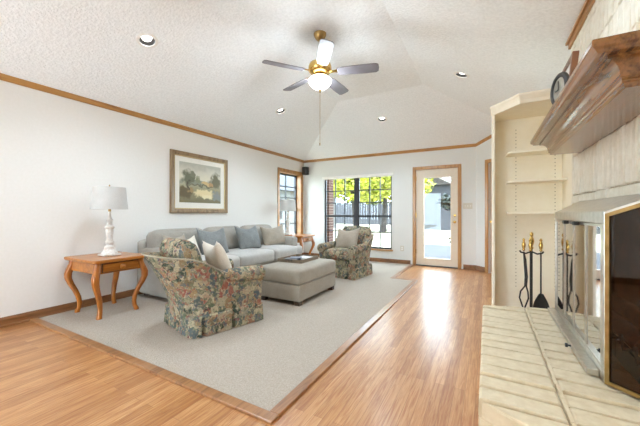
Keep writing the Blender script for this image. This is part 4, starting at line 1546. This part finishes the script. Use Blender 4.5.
# ================================================================== OUTSIDE
struct(MB().box((-30, YB + 0.16, -0.25), (25, 60, -0.12)).build('ground', 'lawn'))
struct(MB().box((-30, -20, -0.25), (XL - 0.4, YB + 0.16, -0.12)).build('ground_side', 'lawn'))
struct(MB().box((-2.9, YB + 0.16, -0.2), (4, YB + 5.2, -0.05)).box((-5.2, YB + 0.16, -0.2), (-2.9, YB + 1.2, -0.05)).build('patio_floor', 'patio'))


def leaf_mass(b, c, rad, n, size, rnd):
    for _ in range(n):
        while True:
            d = Vector((rnd.uniform(-1, 1), rnd.uniform(-1, 1), rnd.uniform(-1, 1)))
            if 0.2 < d.length < 1:
                break
        p = Vector(c) + Vector((d.x * rad[0], d.y * rad[1], d.z * rad[2]))
        s = size * rnd.uniform(0.6, 1.3)
        q = Matrix.Rotation(rnd.uniform(0, 6.28), 4, 'Z') @ Matrix.Rotation(rnd.uniform(-1, 1), 4, 'X') @ Matrix.Rotation(rnd.uniform(-1, 1), 4, 'Y')
        b.add([(-s * 0.5, 0, 0), (0, -s * 0.32, s * 0.05), (s * 0.6, 0, 0), (0, s * 0.32, s * 0.05)], [(0, 1, 2, 3)], T(p) @ q)


def tree(x, y, h, lean, crown_, label, leaf, n=900, size=0.22, seed=0):
    rnd = random.Random(seed)
    t = thing('yard_tree', label, 'tree', (x, y, -0.12), 0, 'trees in the yard')
    b = MB()
    pts = [(lean * (k / 6) ** 1.3 * h, 0.1 * math.sin(k), h * k / 6) for k in range(7)]
    b.tube(pts, [0.17 - 0.018 * k for k in range(7)], 10)
    tp = Vector(pts[4])
    for k in range(5):
        a = k * 1.26 + seed
        b.tube([tp, tp + Vector((math.cos(a) * 0.7, math.sin(a) * 0.7, 0.6)), tp + Vector((math.cos(a) * 1.6, math.sin(a) * 1.6, 1.2))], [0.08, 0.05, 0.02], 8)
    b.build('trunk', 'bark', t, smooth=True)
    b = MB()
    for (cx, cy, cz, rx, rz_) in crown_:
        leaf_mass(b, (cx, cy, cz), (rx, rx, rz_), n // len(crown_), size, rnd)
    b.build('crown', leaf, t)


tree(-5.7, 14.0, 4.2, -0.10, [(0.3, 0, 2.75, 1.6, 1.05), (-1.3, 0.3, 2.8, 1.3, 0.8), (1.5, -0.3, 2.9, 1.3, 0.85)], 'yellow-green tree with dark trunk leaning left, in the middle of the wide window', 'leafy', 2600, 0.27, seed=1)
tree(-5.7, 18.4, 4.6, 0.10, [(0.0, 0, 3.1, 1.7, 1.15), (1.6, 0.3, 2.9, 1.4, 0.95), (-1.2, -0.2, 3.1, 1.2, 0.9)], 'yellow-green tree with trunk leaning right, just behind the other leaning tree', 'leafy', 2600, 0.27, seed=2)
tree(-8.7, 21.5, 4.8, 0.03, [(0.0, 0, 3.1, 1.9, 1.3), (1.2, 0.3, 2.8, 1.2, 1.0)], 'green tree farther back, in the left half of the wide window', 'leafg', 1900, 0.28, seed=3)
tree(-6.1, 20.0, 5.0, 0.0, [(0.0, 0, 3.2, 1.5, 1.4), (-1.0, 0.3, 3.0, 1.2, 1.1)], 'yellow-green tree far back, in the right half of the wide window', 'leafy', 1900, 0.3, seed=4)

# fence along the back of the yard
fn = thing('yard_fence', 'weathered grey board fence across the back of the yard', 'fence', (-8, 31, -0.12))
b = MB()
for i in range(110):
    b.box((-16 + i * 0.3, 0, 0), (-16 + i * 0.3 + 0.285, 0.03, 2.3 + 0.03 * math.sin(i * 2.1)))
b.build('boards', 'fence', fn)
MB().box((-16, 0.03, 0.4), (17, 0.1, 0.5)).box((-16, 0.03, 1.3), (17, 0.1, 1.4)).build('rails', 'fence', fn)

# brick porch pillar at the left edge of the window, beam over the patio
pl = thing('porch_pillar', 'red brick porch pillar just outside the left edge of the wide window', 'pillar', (-3.72, YB + 0.42, -0.05))
b = MB()
for k in range(34):
    b.box((-0.15 + 0.0, -0.13, k * 0.07), (0.15, 0.13, k * 0.07 + 0.063))
b.build('bricks', 'redbrick', pl)
MB().box((-0.145, -0.125, 0), (0.145, 0.125, 2.38)).build('mortar', 'mortar', pl)
bm_ = MB().box((-0.08, -1.3, 0), (0.08, 1.3, 0.2), T((-0.95, YB + 1.9, 1.98)) @ rot('Z', -62) @ rot('X', -24)).build('porch_brace', 'white', bevel=0.01)
tag(bm_, 'white sloping porch timber seen at the top of the patio door glass', 'timber')

# plants outside the door
sh = thing('patio_shrub', 'dark leafy shrub with hanging fronds outside the patio door', 'shrub', (-0.82, YB + 2.3, -0.05))
MB().tube([(0, 0, 0), (0.03, 0, 0.9), (-0.02, 0, 1.5)], [0.04, 0.03, 0.015], 8).build('stem', 'bark', sh)
b = MB()
rnd = random.Random(11)
leaf_mass(b, (-0.02, 0, 1.45), (0.34, 0.3, 0.24), 160, 0.16, rnd)
b.build('leaves', 'leafd', sh)
pp = thing('potted_flowers', 'terracotta pot of yellow flowers on the patio outside the door', 'potted plant', (-0.62, YB + 1.5, -0.05))
MB().lathe([(0.10, 0), (0.15, 0.26), (0.165, 0.26), (0.165, 0.30), (0.14, 0.30), (0.13, 0.27)], 24).build('pot', 'pot', pp, smooth=True)
b = MB()
leaf_mass(b, (0, 0, 0.5), (0.2, 0.2, 0.28), 150, 0.1, rnd)
b.build('leaves', 'leafd', pp)
b = MB()
leaf_mass(b, (-0.03, -0.05, 0.52), (0.18, 0.18, 0.12), 40, 0.07, rnd)
tag(b.build('flowers', 'flower', pp), kind='stuff')

# neighbour's house beyond the left window
nh = thing('neighbour_house', 'pale grey neighbouring house seen through the narrow left window', 'house', (-12.5, 16.5, -0.12))
MB().box((-3, -4, 0), (1.5, 6, 2.6)).build('wall', 'siding', nh)
rf = MB().loft([[(-3.3, -4.3, 2.6), (1.9, -4.3, 2.6), (-0.7, -4.3, 4.2)], [(-3.3, 6.3, 2.6), (1.9, 6.3, 2.6), (-0.7, 6.3, 4.2)]]).build('roof', 'fence', nh)
for yy in (-2.5, 0.5, 3.5):
    MB().box((1.5, yy, 0.9), (1.54, yy + 1.0, 2.1)).build('window', 'bronze', nh)
gh = thing('garden_house', 'blue-grey boarded house across the yard, seen through the patio door glass', 'house', (-3.1, 23, -0.12))
b = MB()
for k in range(16):
    b.box((-2.2, -0.02 - 0.012, k * 0.2), (2.6, 0.02, k * 0.2 + 0.185))
b.box((-2.2, 0, 0), (2.6, 4, 3.2))
b.build('wall', 'fence', gh)
MB().loft([[(-2.6, -0.5, 3.2), (3.0, -0.5, 3.2), (0.2, -0.5, 4.4)], [(-2.6, 4.4, 3.2), (3.0, 4.4, 3.2), (0.2, 4.4, 4.4)]]).build('roof', 'bark', gh)
MB().box((-1.3, -0.06, 1.0), (-0.3, -0.03, 2.2)).build('window', 'bronze', gh)

# ------------------------------------------------------------------ settle the floor level: the storey is 18 mm taller than drawn above,
# measured down from the crown line, and the furniture keeps its real heights on the lowered floor
DROP = 0.018
KZ = 1 + DROP / H0
KEEP = ('fireplace_screen', 'fire_grate', 'firewood_log')      # stand on the hearth top, whose height is kept
EXTRA = {'brick_hearth': 1.0424, 'fire_tool_stand': 1.015, 'fire_tongs': 1.015, 'fire_shovel': 1.015, 'fire_poker': 1.015, 'end_table': 1.03, 'floral_armchair': 1.015, 'ottoman': 1.03, 'sofa': 1.01}
LIFT = {'table_lamp': 0.0185, 'serving_tray': 0.0125, 'magazine': 0.0125}
for o in [q for q in COL.objects if q.parent is None and q.type != 'CAMERA' and q.name != 'sun']:
    st_ = o.name.split('.')[0]
    if st_ in KEEP:
        continue
    o.location.z = o.location.z * KZ - DROP + LIFT.get(st_, 0)
    if o.type in ('MESH', 'EMPTY') and st_ not in ('throw_pillow', 'recessed_light', 'magazine', 'serving_tray', 'ceiling_fan', 'table_lamp', 'porch_brace'):
        o.scale.z *= KZ * EXTRA.get(st_, 1)
